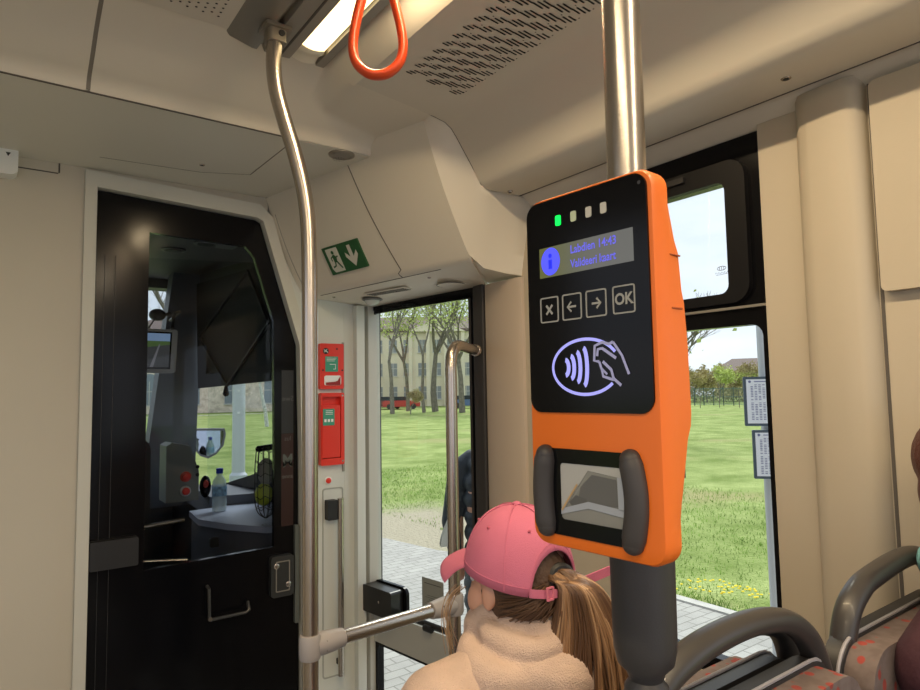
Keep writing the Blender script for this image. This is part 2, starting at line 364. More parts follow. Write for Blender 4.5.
# ------------------------------------------------------------------ ceiling fittings
lampm = mat('lamp_diffuser', (1.0, .80, .45, 1), .5, emit=1.9)
lt = thing('ceiling_lamp', 'long warm-lit strip lamp between metal rails in the ceiling', 'lamp', (.678, -.8, 2.44))
bm = B(); slab(bm, [[V((x, y, z)) for x, z in ((.636, 2.426), (.65, 2.420), (.668, 2.417), (.686, 2.419), (.702, 2.424))] for y in (YR, 1.55)], (0, 0, .006)); put('diffuser', bm, lampm, lt)
bm = B(); slab(bm, [[V((x, 1.552 + .03 * t, z - .004 * math.sin(t * PI))) for x, z in ((.634, 2.426), (.65, 2.420), (.668, 2.417), (.686, 2.419), (.704, 2.424))] for t in (0, .3, .6, 1, 1.6, 2.3)], (0, 0, .006)); put('end_cap', bm, mat('lamp_end', (.85, .80, .66, 1), .4), lt)
for i, y in enumerate((-.5, -1.7)):
    al = bpy.data.lights.new('strip_and_fill_light', 'AREA'); al.shape = 'RECTANGLE'; al.size = .05; al.size_y = 1.1; al.energy = 8; al.color = (1, .80, .55)
    ao = bpy.data.objects.new('strip_and_fill_light', al); COL.objects.link(ao); ao.location = (.677, y, 2.40)
al = bpy.data.lights.new('strip_and_fill_light', 'AREA'); al.shape = 'RECTANGLE'; al.size = .045; al.size_y = 1.1; al.energy = 11; al.color = (1, .76, .46)
ao = bpy.data.objects.new('strip_and_fill_light', al); COL.objects.link(ao); ao.location = (.668, .68, 2.4155)
al = bpy.data.lights.new('strip_and_fill_light', 'AREA'); al.shape = 'RECTANGLE'; al.size = .055; al.size_y = 1.3; al.energy = 13; al.color = (1, .80, .52)  # unseen left-hand light, added to brighten the right wall past the ledge
ao = bpy.data.objects.new('strip_and_fill_light', al); COL.objects.link(ao); ao.location = (-.55, -.4, 2.41)
# slots in the side ceiling
bm = B()
def ztop(x): return 2.363 - (x - .80) * .11 - .0011
def slot(x0, x1, y, w=.0042):
    n = 4; pts = []
    for k in range(n + 1): t = rad(-90 + 180 * k / n); pts.append((x1 + math.cos(t) * w / 2, y + math.sin(t) * w / 2))
    for k in range(n + 1): t = rad(90 + 180 * k / n); pts.append((x0 + math.cos(t) * w / 2, y + math.sin(t) * w / 2))
    bm.faces.new([bm.verts.new((x, yy, ztop(x))) for x, yy in pts])
for j in range(30):
    y0 = 1.385 - j * .0425
    for k, (xa, ln) in enumerate(((.897, .011), (.922, .015), (.949, .021), (.980, .024), (1.012, .017), (1.036, .012))):
        yy = y0 + .02 - (k % 2) * .021; xa = .875 + (xa - .897) * 1.22; ln *= 1.1
        slot(xa - .003, xa + ln, yy, .0048); slot(xa + .002, xa + ln * 1.45, yy - .010, .0048); slot(xa + .010, xa + ln + .011, yy - .020, .0048)
        if k in (1, 4): slot(xa - .007, xa - .006, yy - .013, .003)
put('perforation', bm, mat('slot_black', (.01, .009, .008, 1), .9), bpy.data.objects['ceiling.001'], flat=True)
bm = B()
for i in range(14):
    for j in range(16):
        a = .425 - i * .018; b = 1.555 - j * .02 - (i % 2) * .01
        disc(bm, a, b, .0032, XY, 2.4285, 8)
put('perforation', bm, MATS['slot_black'], bpy.data.objects['ceiling'], flat=True)
# speaker, screws, dome
def screw(name, p, n, r, label, cat='screw', group=None):
    n = V(n).normalized(); t = thing(name, label, cat, p, group)
    bm = B(); lathe(bm, [(r, -.002), (r, .001), (r * .85, .003), (r * .6, .0032)], p, n, 16); put('rim', bm, steel, t)
    bm = B(); lathe(bm, [(r * .58, .001), (r * .55, .0038), (r * .2, .004)], p, n, 6); put('socket', bm, blackm, t)
    return t
screw('panel_screw', (.566, 2.25, ZS), (0, 0, -1), .009, 'small metal lock screw in the panel above the dark cab door')
screw('panel_screw', (1.335, 1.53, 2.142), (0, 0, -1), .009, 'metal lock screw in the ledge just left of the orange validator top')
screw('panel_screw', (1.327, .636, 2.145), (0, 0, -1), .011, 'metal lock screw in the ceiling ledge above the right-hand wall pillar')
sp = thing('ceiling_speaker', 'round metal speaker grille in the ceiling panel above the exit sign', 'speaker', (.921, 1.90, ZS))
bm = B(); lathe(bm, [(.043, 0), (.043, .004), (.033, .006), (.030, .004)], (.921, 1.900, ZS), (0, 0, -1), 28); put('rim', bm, alu, sp)
bm = B(); lathe(bm, [(.030, 0), (.030, .005), (.01, .006)], (.921, 1.900, ZS), (0, 0, -1), 24); put('grille', bm, mat('speaker_mesh', (.28, .27, .24, 1), .6), sp)
bm = B()
for k in range(3):
    n_ = (1, 6, 12)[k]
    for q in range(n_): disc(bm, .925 + .009 * k * math.cos(2 * PI * q / n_), 1.93 + .009 * k * math.sin(2 * PI * q / n_), .0022, XY, ZS - .0066, 6)
put('holes', bm, MATS['slot_black'], sp, flat=True)
def under(s, k):                      # point on the underside of the header
    a = FB.lerp(FC, s); w = WL0.lerp(WL1, s); return a.lerp(w, k)
p = under(.10, .25); screw('panel_screw', p, (0, 0, -1), .007, 'left lock screw under the header box below the exit sign')
p = under(.74, .28); screw('panel_screw', p, (0, 0, -1), .007, 'right lock screw under the header box above the entrance door')
p = under(.22, .62); cmr = thing('dome_camera', 'small translucent dome camera under the header by the door corner', 'camera', p)
bm = B(); lathe(bm, [(.042, 0), (.044, .004), (.036, .008)], p, (0, 0, -1), 24); put('base_ring', bm, mat('dome_ring', (.12, .12, .11, 1), .4), cmr)
bm = B(); lathe(bm, [(.031, .006), (.030, .014), (.022, .024), (.010, .029)], p, (0, 0, -1), 24); put('dome', bm, mat('dome_white', (.62, .66, .62, 1), .2), cmr)
p = under(.42, .45); vt = thing('air_vent', 'slotted vent grille under the header above the entrance door', 'vent', p)
fU = frame(p + V((0, 0, -.0015)), V((.24, -.84, .01)).normalized(), V((.84, .24, 0)).normalized())
bm = B(); prism(bm, rr(-.11, -.028, .11, .028, .008), -.003, .002, fU); put('plate', bm, cream, vt)
bm = B()
for k in range(4): prism(bm, rr(-.10, -.022 + k * .013, .10, -.016 + k * .013, .002), -.001, .0055, frame(p + V((0, 0, -.0045)), V((.24, -.84, .01)).normalized(), V((.84, .24, 0)).normalized()))
put('slots', bm, rubber, vt)
p = under(.80, .70); sk = thing('speaker_cover', 'flat oval cover under the header above the door glass', 'cover', p)
bm = B(); lathe(bm, [(.055, 0), (.055, .002), (.050, .004)], p, (0, 0, -1), 28); put('disc', bm, cream, sk)
bm = B(); tube(bm, [p + V((.055 * math.cos(t / 16 * PI), .055 * math.sin(t / 16 * PI), -.002)) for t in range(32)], .0014, seg=6, closed=True); put('edge', bm, seam, sk)
# exit sign on the header face
SN = V((-.879, -.268, -.393)).normalized()
q = [V((1.027, 2.284, 2.055)), V((1.083, 2.085, 2.065)), V((1.125, 2.096, 1.963)), V((1.07, 2.296, 1.951))]
uS = ((q[1] - q[0]) + (q[2] - q[3])).normalized(); cS = (q[0] + q[1] + q[2] + q[3]) / 4 
def onface(p):
    best = None
    for i in range(101):
        for j in range(41):
            s_, t_ = i / 100, j / 40 * .96; w = face(s_, t_); d = (w - V((0, 0, 1.5))).normalized().cross((p - V((0, 0, 1.5))).normalized()).length
            if best is None or d < best[0]: best = (d, w, s_, t_)
    return best
_, cS, s_, t_ = onface(cS + V((0, 0, .012)))
uS = (face(s_ - .1, t_) - face(s_ + .1, t_)).normalized(); SN = uS.cross(face(s_, t_ + .1) - face(s_, t_ - .1)).normalized()
if SN.x > 0: SN = -SN
uS = -uS; vS = SN.cross(uS).normalized()
if vS.z < 0: vS = -vS
cS = cS + SN * .006
fS = lambda a, b, c=0: cS + uS * a + vS * b + SN * c
sg = thing('exit_sign', 'green emergency exit sign with running man and down arrow', 'sign', cS)
bm = B(); prism(bm, rr(-.101, -.055, .101, .055, .002, 2), -.008, 0, fS); put('panel', bm, green, sg)
bm = B(); prism(bm, [(-.084, -.047), (-.020, -.047), (-.020, .047), (-.084, .047)], 0, .0012, fS); put('doorway', bm, signw, sg)
bm = B()
disc(bm, -.050, .030, .0075, fS, .002, 12)
poly(bm, [(-.058, .020), (-.046, .022), (-.038, .004), (-.044, -.010), (-.058, -.008)], fS, .002)
for pts, w in ((((-.048, .018), (-.038, .010), (-.028, .014)), .0055), (((-.054, .017), (-.068, .010), (-.066, -.002)), .0055), (((-.044, -.006), (-.036, -.020), (-.026, -.036)), .007), (((-.052, -.004), (-.058, -.022), (-.074, -.026)), .007)): stroke(bm, pts, w, fS, .0021)
poly(bm, [(-.084, -.030), (-.074, -.047), (-.084, -.047)], fS, .002)
put('running_figure', bm, green, sg, flat=True)
bm = B(); poly(bm, [(.035, .042), (.053, .042), (.053, -.004), (.075, .018), (.078, .000), (.045, -.042), (.012, .000), (.014, .018), (.035, -.003)], fS, .0012); put('arrow', bm, signw, sg, flat=True)

# ------------------------------------------------------------------ window_1 (right window): frame, hopper, glass
wn = thing('window_1', '', '', (XW, 1.0, 1.4)); del_keys = [k for k in wn.keys()]
for k in del_keys: del wn[k]
wn['kind'] = 'structure'
bm = B(); ring(bm, rr(WY0, WZB, WY1, WZT, .004, 4), rr(.778, .83, 1.225, 1.662, .03, 4), XW + .004, XW + .035, YZ); 
# upper opening cut as its own ring
bm.free(); bm = B(); ring(bm, rr(WY0, WZB, WY1, 1.70, .003, 4), rr(.782, .84, 1.235, 1.648, .028, 4), XW + .004, XW + .035, YZ); put('lower_frame', bm, black, wn)
bm = B(); ring(bm, rr(WY0, 1.70, WY1, WZT, .003, 4), rr(.853, 1.728, 1.185, 2.005, .022, 4), XW + .004, XW + .035, YZ); put('upper_frame', bm, black, wn)
bm = B(); ring(bm, rr(.800, 1.703, 1.225, 2.055, .045, 5), rr(.853, 1.728, 1.185, 2.005, .022, 5), XW - .012, XW + .006, YZ); put('hopper_frame', bm, mat('hopper_black', (.006, .006, .007, 1), .45, spec=.2), wn, bev=.003)
bm = B(); box(bm, XW - .006, XW + .004, WY0, WY1, 1.688, 1.694); put('trim_strip', bm, alu, wn)
bm = B(); box(bm, XW - .02, XW - .010, .96, 1.09, 2.03, 2.045); put('latch', bm, blackm, wn, bev=.003)
bm = B(); box(bm, XW + .018, XW + .023, .77, 1.25, .82, 2.06); put('pane', bm, glass, wn, flat=True)
bm = B(); box(bm, XW - .004, XW + .03, 1.243, 1.262, WZB, 1.70); put('bright_edge', bm, white, wn)
mkm = mat('etched_mark', (.10, .10, .11, 1), .6)
bm = B(); fW = lambda a, b, c=0: V((XW + .016 + c, .886 - a, 1.775 + b))
stroke(bm, [(.012 * math.cos(t * PI / 8), .022 + .005 * math.sin(t * PI / 8)) for t in range(16)], .0015, fW, 0, True)
for k in range(3): stroke(bm, [(-.006 + k * .006, .026), (-.006 + k * .006, .018)], .0015, fW, 0)
for k in range(9): stroke(bm, [(-.017 + k * .004, .010), (-.015 + k * .004, .013 - (k % 2) * .004)], .0016, fW, 0)
stroke(bm, [(-.016, .006), (.016, .007)], .001, fW, 0)
put('glass_mark', bm, mkm, wn, flat=True)

# ------------------------------------------------------------------ door_1 (entrance door)
D0 = V((1.44, 1.83, 0)); DU = V((-.1404, .9901, 0)); DN = V((-.9901, -.1404, 0))
fD = lambda a, b, c=0: D0 + DU * a + V((0, 0, b)) + DN * c
dr = thing('door_1', '', '', fD(.3, 0, 0)); dr['kind'] = 'structure'
for k in ('label', 'category'):
    if k in dr.keys(): del dr[k]
bm = B(); ring(bm, rr(.042, .588, .675, 1.885, .006, 4), rr(.054, .60, .657, 1.848, .018, 4), -.012, .0, fD); put('upper_frame', bm, black, dr)
bm = B(); prism(bm, rr(.045, .462, .66, .592, .006), -.03, .012, fD); put('middle_rail', bm, mat('door_rail', (.42, .42, .39, 1), .4), dr, bev=.004)
bm = B(); ring(bm, rr(.047, .022, .653, .47, .006, 4), rr(.068, .08, .635, .448, .02, 4), -.03, .004, fD); put('lower_frame', bm, black, dr)
bm = B(); prism(bm, [(.045, .05), (.665, .05), (.665, 1.87), (.045, 1.87)], -.018, -.013, fD); put('pane', bm, glass, dr, flat=True)
bm = B(); prism(bm, rr(.050, .605, .060, 1.85, .003), -.01, .003, fD); put('seal', bm, rubber, dr)
bm = B(); prism(bm, rr(.44, .60, .655, .715, .03), -.012, .002, fD); put('glass_border', bm, black, dr)
bm = B(); prism(bm, rr(.462, .598, .655, .706, .012), .004, .065, fD); lb = put('lock_housing', bm, mat('lock_black', (.008, .008, .009, 1), .3), dr, bev=.006)
bm = B(); lathe(bm, [(.005, 0), (.005, .003), (.003, .0035)], fD(.54, .655, .065), DN, 12); put('screw', bm, steel, lb)
bm = B(); tube(bm, [fD(.10, .612, .012), fD(.44, .612, .012)], .010); tube(bm, [fD(.27, .600, .02), fD(.31, .600, .02)], .014); put('gasket_bar', bm, blackm, dr)
bm = B(); prism(bm, rr(.235, .645, .36, .775, .003), -.012, -.011, fD); stk = put('notice', bm, mat('notice_grey', (.25, .26, .24, 1), .6), dr)
bm = B()
stroke(bm, [(.25, .755), (.345, .755)], .003, fD, -.0105)
for k in range(7):
    stroke(bm, [(.25, .71 - k * .008), (.33 + .012 * math.sin(k * 2.1), .71 - k * .008)], .0016, fD, -.0105)
put('printed_lines', bm, mat('print_dark', (.06, .06, .06, 1), .7), stk, flat=True)
# door pillar on the bulkhead side
bm = B(); prism(bm, rr(.648, 0, .71, 1.89, .01), -.03, .03, fD); struct('trim_16', bm, mat('door_pillar', (.50, .49, .44, 1), .45), bev=.008)
bm = B(); prism(bm, rr(.655, 0, .668, 1.885, .004), -.02, .008, fD); struct('trim_17', bm, rubber)
bm = B(); prism(bm, [(.0, 1.86), (.70, 1.862), (.70, 1.90), (.0, 1.90)], -.04, .003, fD); struct('trim_18', bm, black)
# recess strip and grab rail beside the door
bm = B(); ring(bm, rr(1.118, .35, 1.212, 1.112, .012, 3), rr(1.123, .355, 1.207, 1.107, .01, 3), YB - .003, YB, XZ); struct('trim_19', bm, mat('rebate_grey', (.36, .37, .34, 1), .5))
gr = thing('recessed_rail', 'short upright steel rail in the recess below the red button', 'grab rail', (1.185, 2.47, .4))
bm = B(); tube(bm, [(1.185, 2.468, .36), (1.185, 2.468, 1.07)], .0125, 16); put('bar', bm, steel, gr)
bm = B(); prism(bm, rr(1.128, .985, 1.172, 1.065, .004), 2.465, 2.499, XZ); put('bracket', bm, blackm, gr, bev=.003)
for z in (.40,): 
    bm = B(); box(bm, 1.178, 1.192, 2.47, 2.499, z, z + .02); put('mount', bm, blackm, gr)

# red boxes on the narrow panel
eb = thing('emergency_release', 'upper red emergency release box with a green sticker', 'emergency box', (1.157, YB, 1.53))
bm = B(); prism(bm, rr(1.10, 1.522, 1.207, 1.712, .006), YB - .022, YB, XZ); bd = put('housing', bm, red, eb, bev=.004)
bm = B(); prism(bm, rr(1.118, 1.537, 1.194, 1.578, .008), YB - .0235, YB - .02, XZ); put('opening', bm, stwhite, bd)
bm = B(); prism(bm, [(1.125, 1.538), (1.19, 1.538), (1.19, 1.575), (1.178, 1.556), (1.165, 1.552), (1.125, 1.549)], YB - .026, YB - .0235, XZ); put('pull_handle', bm, mat('dark_red', (.30, .012, .01, 1), .4), eb)
f2 = lambda a, b, c=0: V((a, YB - .0225 - c, b))
bm = B(); poly(bm, rr(1.122, 1.594, 1.180, 1.658, .003), f2, .0012); s1 = put('sticker', bm, stgreen, eb, flat=True)
bm = B()
for k in range(3): stroke(bm, [(1.128, 1.651 - k * .006), (1.172 - k * .004, 1.651 - k * .006)], .0018, f2, .0018)
stroke(bm, [(1.142, 1.625), (1.168, 1.625), (1.168, 1.605), (1.158, 1.605)], .003, f2, .0018)
put('sticker_print', bm, stwhite, s1, flat=True)
bm = B(); disc(bm, 1.125, 1.680, .013, f2, .0012, 18); s2 = put('round_sticker', bm, blackm, eb, flat=True)
bm = B(); stroke(bm, [(1.116, 1.686), (1.134, 1.674)], .003, f2, .002); stroke(bm, [(1.117, 1.675), (1.124, 1.680), (1.13, 1.688)], .0025, f2, .002); put('pictogram', bm, stwhite, s2, flat=True)
for x, z in ((1.112, 1.60), (1.199, 1.60), (1.175, 1.69)): bm = B(); disc(bm, x, z, .004, f2, .001, 8); put('rivet', bm, blackm, eb, flat=True)
fx = thing('emergency_case', 'lower red emergency case with a sloping lid and green label', 'emergency box', (1.157, YB, 1.22))
bm = B(); ring(bm, rr(1.10, 1.208, 1.205, 1.506, .006, 3), rr(1.106, 1.236, 1.190, 1.490, .004, 3), YB - .03, YB, XZ); prism(bm, [(1.10, 1.21), (1.2, 1.21), (1.2, 1.5), (1.10, 1.5)], YB - .006, YB, XZ); put('housing', bm, red, fx)
bm = B(); prism(bm, rr(1.104, 1.240, 1.184, 1.455, .004), YB - .034, YB - .008, XZ); put('lid', bm, red, fx, bev=.004)
f3 = lambda a, b, c=0: V((a, YB - .0345 - c, b))
bm = B(); poly(bm, rr(1.106, 1.372, 1.158, 1.440, .003), f3, .0008); s3 = put('label_plate', bm, stgreen, fx, flat=True)
bm = B()
for k in range(3): stroke(bm, [(1.118, 1.432 - k * .007), (1.150, 1.432 - k * .007)], .0025, f3, .0014)
for k in range(3): stroke(bm, [(1.112 + k * .015, 1.392), (1.122 + k * .015, 1.392)], .012, f3, .0014)
put('label_print', bm, stwhite, s3, flat=True)
for z in (1.222, 1.494): bm = B(); disc(bm, 1.197, z, .004, f2, .0085, 8); put('rivet', bm, steel, fx, flat=True)
cb = thing('narrow_cable_strip', 'thin grey upright strip beside the two red boxes', 'strip', (1.215, YB, 1.2))
bm = B(); box(bm, 1.2085, 1.2175, YB - .006, YB, 1.175, 1.72); put('strip', bm, alu, cb)
eb2 = thing('emergency_button', 'round red button with white ring below the red boxes', 'button', (1.143, YB, 1.15))
bm = B(); lathe(bm, [(.016, 0), (.016, .004), (.012, .006)], (1.143, YB, 1.143), (0, -1, 0), 20); put('ring', bm, stwhite, eb2)
bm = B(); lathe(bm, [(.0115, .004), (.0115, .010), (.008, .012)], (1.143, YB, 1.143), (0, -1, 0), 20); put('push_button', bm, red, eb2)
ws = thing('wall_device', 'small white box device at the left edge of the wall', 'device', (.0, 2.49, 2.2))
bm = B(); prism(bm, rr(-.05, 2.215, .052, 2.335, .02), YB - .06, YB, XZ); wd = put('housing', bm, stwhite, ws, bev=.008)
bm = B(); poly(bm, [(.018, 2.285), (.032, 2.285), (.025, 2.272)], lambda a, b, c: V((a, YB - .0605, b)), 0); put('mark', bm, rubber, wd, flat=True)
bm = B(); box(bm, .165, .170, YB - .002, YB, 2.262, 2.305); box(bm, .05, .165, YB - .001, YB, 2.258, 2.262); struct('trim_20', bm, seam)

# ------------------------------------------------------------------ poles and rails
lp = thing('grab_pole', 'bent steel grab pole from the lamp channel to the floor, foreground left', 'pole', (.62, 1.46, 0))
path = [(.548, 1.50, 2.415), (.545, 1.498, 2.37), (.542, 1.495, 2.31), (.549, 1.492, 2.245), (.566, 1.485, 2.175), (.588, 1.475, 2.095), (.607, 1.467, 2.01), (.617, 1.462, 1.93), (.62, 1.46, 1.84), (.621, 1.46, 1.7), (.623, 1.46, .9), (.624, 1.46, 0)]
bm = B(); tube(bm, spline(path, 5), .0188, 24); put('tube', bm, steel, lp)
bm = B(); prism(bm, rr(.515, 1.470, .582, 1.535, .008), 2.403, 2.412); prism(bm, rr(.525, 1.478, .571, 1.524, .010), 2.372, 2.41); br = put('ceiling_bracket', bm, mat('clamp_metal', (.30, .27, .22, 1), .35, .6), lp, bev=.004)
bm = B(); lathe(bm, [(.008, 0), (.008, .003), (.004, .003)], (.556, 1.478, 2.392), (0, -1, 0), 10); put('screw', bm, blackm, br)
ge = V((1.076, 1.512, .904)); ls = V((.622, 1.46, .912))
bar = thing('horizontal_rail', 'short steel rail linking the two poles at waist height', 'rail', ls)
d = (ge - ls).normalized()
bm = B(); tube(bm, [ls + d * .03, ge - d * .03], .0175, 20); put('tube', bm, steel, bar)
def clamp(c, d, name):
    bm = B(); tube(bm, [c + V((0, 0, -.028)), c + V((0, 0, -.02)), c + V((0, 0, .02)), c + V((0, 0, .028))], [.023, .026, .026, .023], 20)
    s = d.cross(V((0, 0, 1))).normalized()
    tube(bm, [c + d * .01, c + d * .035, c + d * .06, c + d * .088], [.026, .027, .0255, .022], 18); o = put(name, bm, mat('clamp_grey', (.34, .32, .32, 1), .45), bar)
    for z in (-.010, .010):
        p = c + d * .045 - s * -.0 + V((0, 0, z))
        toward = V((-.45, -.89, 0)).normalized()
        bm = B(); lathe(bm, [(.0035, .0), (.0035, .0275), (.002, .028)], p, toward, 8); put('bolt', bm, mat('bolt_dark', (.18, .17, .17, 1), .4, .5), o)
clamp(ls, d, 'clamp'); clamp(ge, -d, 'clamp')
gp = thing('door_grab_pole', 'steel pole beside the door with its bent top fixed to the door pillar', 'pole', (1.076, 1.512, 0))
path = [(1.076, 1.512, 0), (1.076, 1.512, .9), (1.076, 1.512, 1.50), (1.077, 1.513, 1.575), (1.086, 1.519, 1.612), (1.110, 1.532, 1.634), (1.145, 1.560, 1.640), (1.27, 1.68, 1.643), (1.375, 1.79, 1.648), (1.40, 1.815, 1.648)]
bm = B(); tube(bm, spline(path, 5), .0170, 20); put('tube', bm, steel, gp)
bm = B(); lathe(bm, [(.022, -.03), (.022, .006), (.018, .01)], (1.405, 1.818, 1.648), (-1, -.9, 0), 20); put('flange', bm, steel, gp)
vp = thing('validator_pole', 'thick steel pole from the ceiling carrying the orange ticket validator', 'pole', (.515, .41, 1.2))
bm = B(); tube(bm, [(.513, .409, 2.42), (.519, .413, 1.25)], .0195, 32); put('tube', bm, steel, vp)
sl = B(); lathe(sl, [(.014, 1.215), (.019, 1.228), (.027, 1.236), (.030, 1.250), (.0305, 1.262), (.0315, 1.38), (.031, 1.395), (.021, 1.40)], (.521, .414, 0), (0, 0, 1), 32); put('sleeve', sl, dgrey, vp)
bm = B(); lathe(bm, [(.012, 1.19), (.022, 1.203), (.021, 1.214), (.013, 1.224)], (.521, .414, 0), (0, 0, 1), 24); put('ball_joint', bm, dgrey, vp)

# ------------------------------------------------------------------ ticket validator
VO = V((.393, .426, 0)); VU = V((.0696, -.9976, 0)); VN = V((-.9976, -.0696, 0))
fV = lambda a, b, c=0: VO + VU * a + V((0, 0, b)) + VN * c
tv = thing('ticket_validator', 'orange ticket validator with black screen panel mounted on the steel pole', 'ticket validator', fV(.065, 1.365, -.05))
# body: loft of rounded rectangles from the back to the front, deeper in the middle
def vdepth(z):
    t = min(1, max(0, (z - 1.3665) / .305))
    pts = [(0, .014), (.06, .022), (.20, .034), (.33, .044), (.345, .049), (.55, .048), (.66, .045), (.664, .043), (.80, .039), (.804, .036), (.90, .028), (.96, .024), (1, .022)]
    for (a, da), (b, db) in zip(pts, pts[1:]):
        if a <= t <= b: return da + (db - da) * (t - a) / max(b - a, 1e-6)
    return .06
prof_v = rr(-.001, 1.3615, .1305, 1.6695, .014, 5)
def vshape(e):                        # front outline, subdivided along the long sides
    pts = []
    base = rr(-.0045 + e, 1.3665 + e, .1298 - e, 1.6715 - e, max(.004, .016 - e), 6)
    n = len(base)
    for i in range(n):
        a, b = base[i], base[(i + 1) % n]; pts.append(a)
        L = math.hypot(a[0] - b[0], a[1] - b[1])
        if L > .1 and abs(a[0] - b[0]) < .001 and e < .9:
            for k in range(1, 28): pts.append((a[0], a[1] + (b[1] - a[1]) * k / 28))
    return pts
bm = B(); rings = []
for e, c in ((.006, 0), (.0018, -.0012), (0, -.005), (0, -.020), (.002, None), (.006, 'b')):
    ring_ = []
    for a, b in vshape(e):
        if c is None: cc = -vdepth(b) + .004
        elif c == 'b': cc = -vdepth(b)
        else: cc = c
        ring_.append(bm.verts.new(fV(a, b, cc)))
    rings.append(ring_)
n = min(len(r) for r in rings)
for i in range(len(rings) - 1):
    for k in range(n): bm.faces.new((rings[i][k], rings[i][(k + 1) % n], rings[i + 1][(k + 1) % n], rings[i + 1][k]))
bm.faces.new(rings[0]); bm.faces.new(rings[-1][::-1])
body = put('housing', bm, orange, tv, ang=30)
for z in (1.604, 1.562):
    bm = B(); tube(bm, [fV(.1296, z, -.020), fV(.1288, z + .0005, -.036)], .0008, seg=6)
    put('housing_joint', bm, mat('orange_shadow_gap', (.35, .065, .008, 1), .7), body)
bm = B(); prism(bm, rr(-.0005, 1.481, .1250, 1.6675, .012, 6), -.002, .0018, fV); pnl = put('front_panel', bm, black, tv, bev=.0006)
C1 = .0022
for k, (a, mt_) in enumerate(((.0371, mat('led_green', (.0, .85, .07, 1), .4, emit=1.2)), (.0541, mat('led_pale', (.55, .62, .42, 1), .4)), (.0702, mat('led_off', (.55, .53, .47, 1), .4)), (.0852, MATS['led_off']))):
    bm = B(); prism(bm, rr(a - .003, 1.6425, a + .003, 1.6515, .0015, 3), C1 - .001, C1 + .0002, fV); put('indicator_light', bm, mt_, pnl)
# lcd
M = bpy.data.materials.new('lcd_backlight'); M.use_nodes = True; t = M.node_tree; b = t.nodes['Principled BSDF']
g = t.nodes.new('ShaderNodeTexCoord'); sx_ = t.nodes.new('ShaderNodeSeparateXYZ'); rp = t.nodes.new('ShaderNodeValToRGB')
t.links.new(g.outputs['Generated'], sx_.inputs[0]); t.links.new(sx_.outputs['Y'], rp.inputs[0]); rp.color_ramp.elements[0].color = (.11, .11, .10, 1); rp.color_ramp.elements[1].color = (.10, .105, .02, 1)
rp.color_ramp.elements[0].position = .4; rp.color_ramp.elements[1].position = .95
t.links.new(rp.outputs[0], b.inputs['Emission Color']); b.inputs['Emission Strength'].default_value = .8; b.inputs['Base Color'].default_value = (.02, .02, .02, 1); b.inputs['Roughness'].default_value = .3
bm = B(); prism(bm, [(.0145, 1.599), (.1123, 1.599), (.1123, 1.6255), (.0145, 1.6255)], C1 - .001, C1, fV); lcd = put('display', bm, M, pnl, flat=True)
blue = mat('lcd_blue', (.06, .07, .75, 1), .5, emit=.75); blue2 = mat('lcd_blue_text', (.10, .10, .62, 1), .5, emit=.6)
bm = B(); disc(bm, .0275, 1.6125, .0108, fV, C1 + .0004, 28, .0122); put('display_icon', bm, blue, lcd, flat=True)
bm = B(); disc(bm, .0275, 1.6175, .002, fV, C1 + .0007, 10); stroke(bm, [(.0275, 1.614), (.0275, 1.606)], .004, fV, C1 + .0007); put('display_glyph', bm, mat('lcd_blue_dark', (.01, .02, .7, 1), .5, emit=.6), lcd, flat=True)
text('Labdien 14:43', .0098, fV, .0500, 1.6185, C1 + .0005, 'display_text', blue2, lcd, 'LEFT', bold=.0002, sx=.86)
text('Valideeri kaart', .0098, fV, .0500, 1.6062, C1 + .0005, 'display_text', blue2, lcd, 'LEFT', bold=.0002, sx=.80)
ink = mat('key_print', (.34, .34, .32, 1), .5)
for k, a in enumerate((.0245, .0497, .0750, .1018)):
    bm = B(); ring(bm, rr(a - .0105, 1.559, a + .0105, 1.5815, .002, 3), rr(a - .0093, 1.5602, a + .0093, 1.5803, .0012, 3), C1 - .001, C1 + .0002, fV); ky = put('key', bm, ink, pnl)
    z = 1.5703
    if k == 0:
        bm = B(); stroke(bm, [(a - .0035, z - .004), (a + .0035, z + .004)], .0022, fV, C1); stroke(bm, [(a - .0035, z + .004), (a + .0035, z - .004)], .0022, fV, C1 + .0001); put('key_symbol', bm, ink, ky, flat=True)
    elif k < 3:
        s = -1 if k == 1 else 1
        bm = B(); stroke(bm, [(a - s * .0045, z), (a + s * .004, z)], .0018, fV, C1); stroke(bm, [(a + s * .0005, z + .0042), (a + s * .0047, z), (a + s * .0005, z - .0042)], .0018, fV, C1 + .0001); put('key_symbol', bm, ink, ky, flat=True)
    else: text('OK', .0125, fV, a, z, C1, 'key_symbol', ink, ky, bold=.0004, sx=.92)
icon = mat('contactless_icon', (.30, .31, .80, 1), .4, emit=.55); icon2 = mat('contactless_icon_dim', (.25, .25, .40, 1), .4, emit=.35)
bm = B(); cx_, cz_ = .0615, 1.519
stroke(bm, [(cx_ + .0345 * math.cos(rad(t)), cz_ + .0228 * math.sin(rad(t))) for t in range(28, 326, 6)], .0026, fV, C1)
for k, (x, h) in enumerate(((.0425, .0065), (.0485, .0095), (.0550, .0125), (.0620, .0155))):
    stroke(bm, [(x + .0035 * math.cos(t * PI / 12) - .0035 + .002, cz_ + h * math.sin(t * PI / 12)) for t in range(-6, 7)], .0040, fV, C1 + .0002)
ic = put('contactless_symbol', bm, icon, pnl, flat=True)
bm = B()
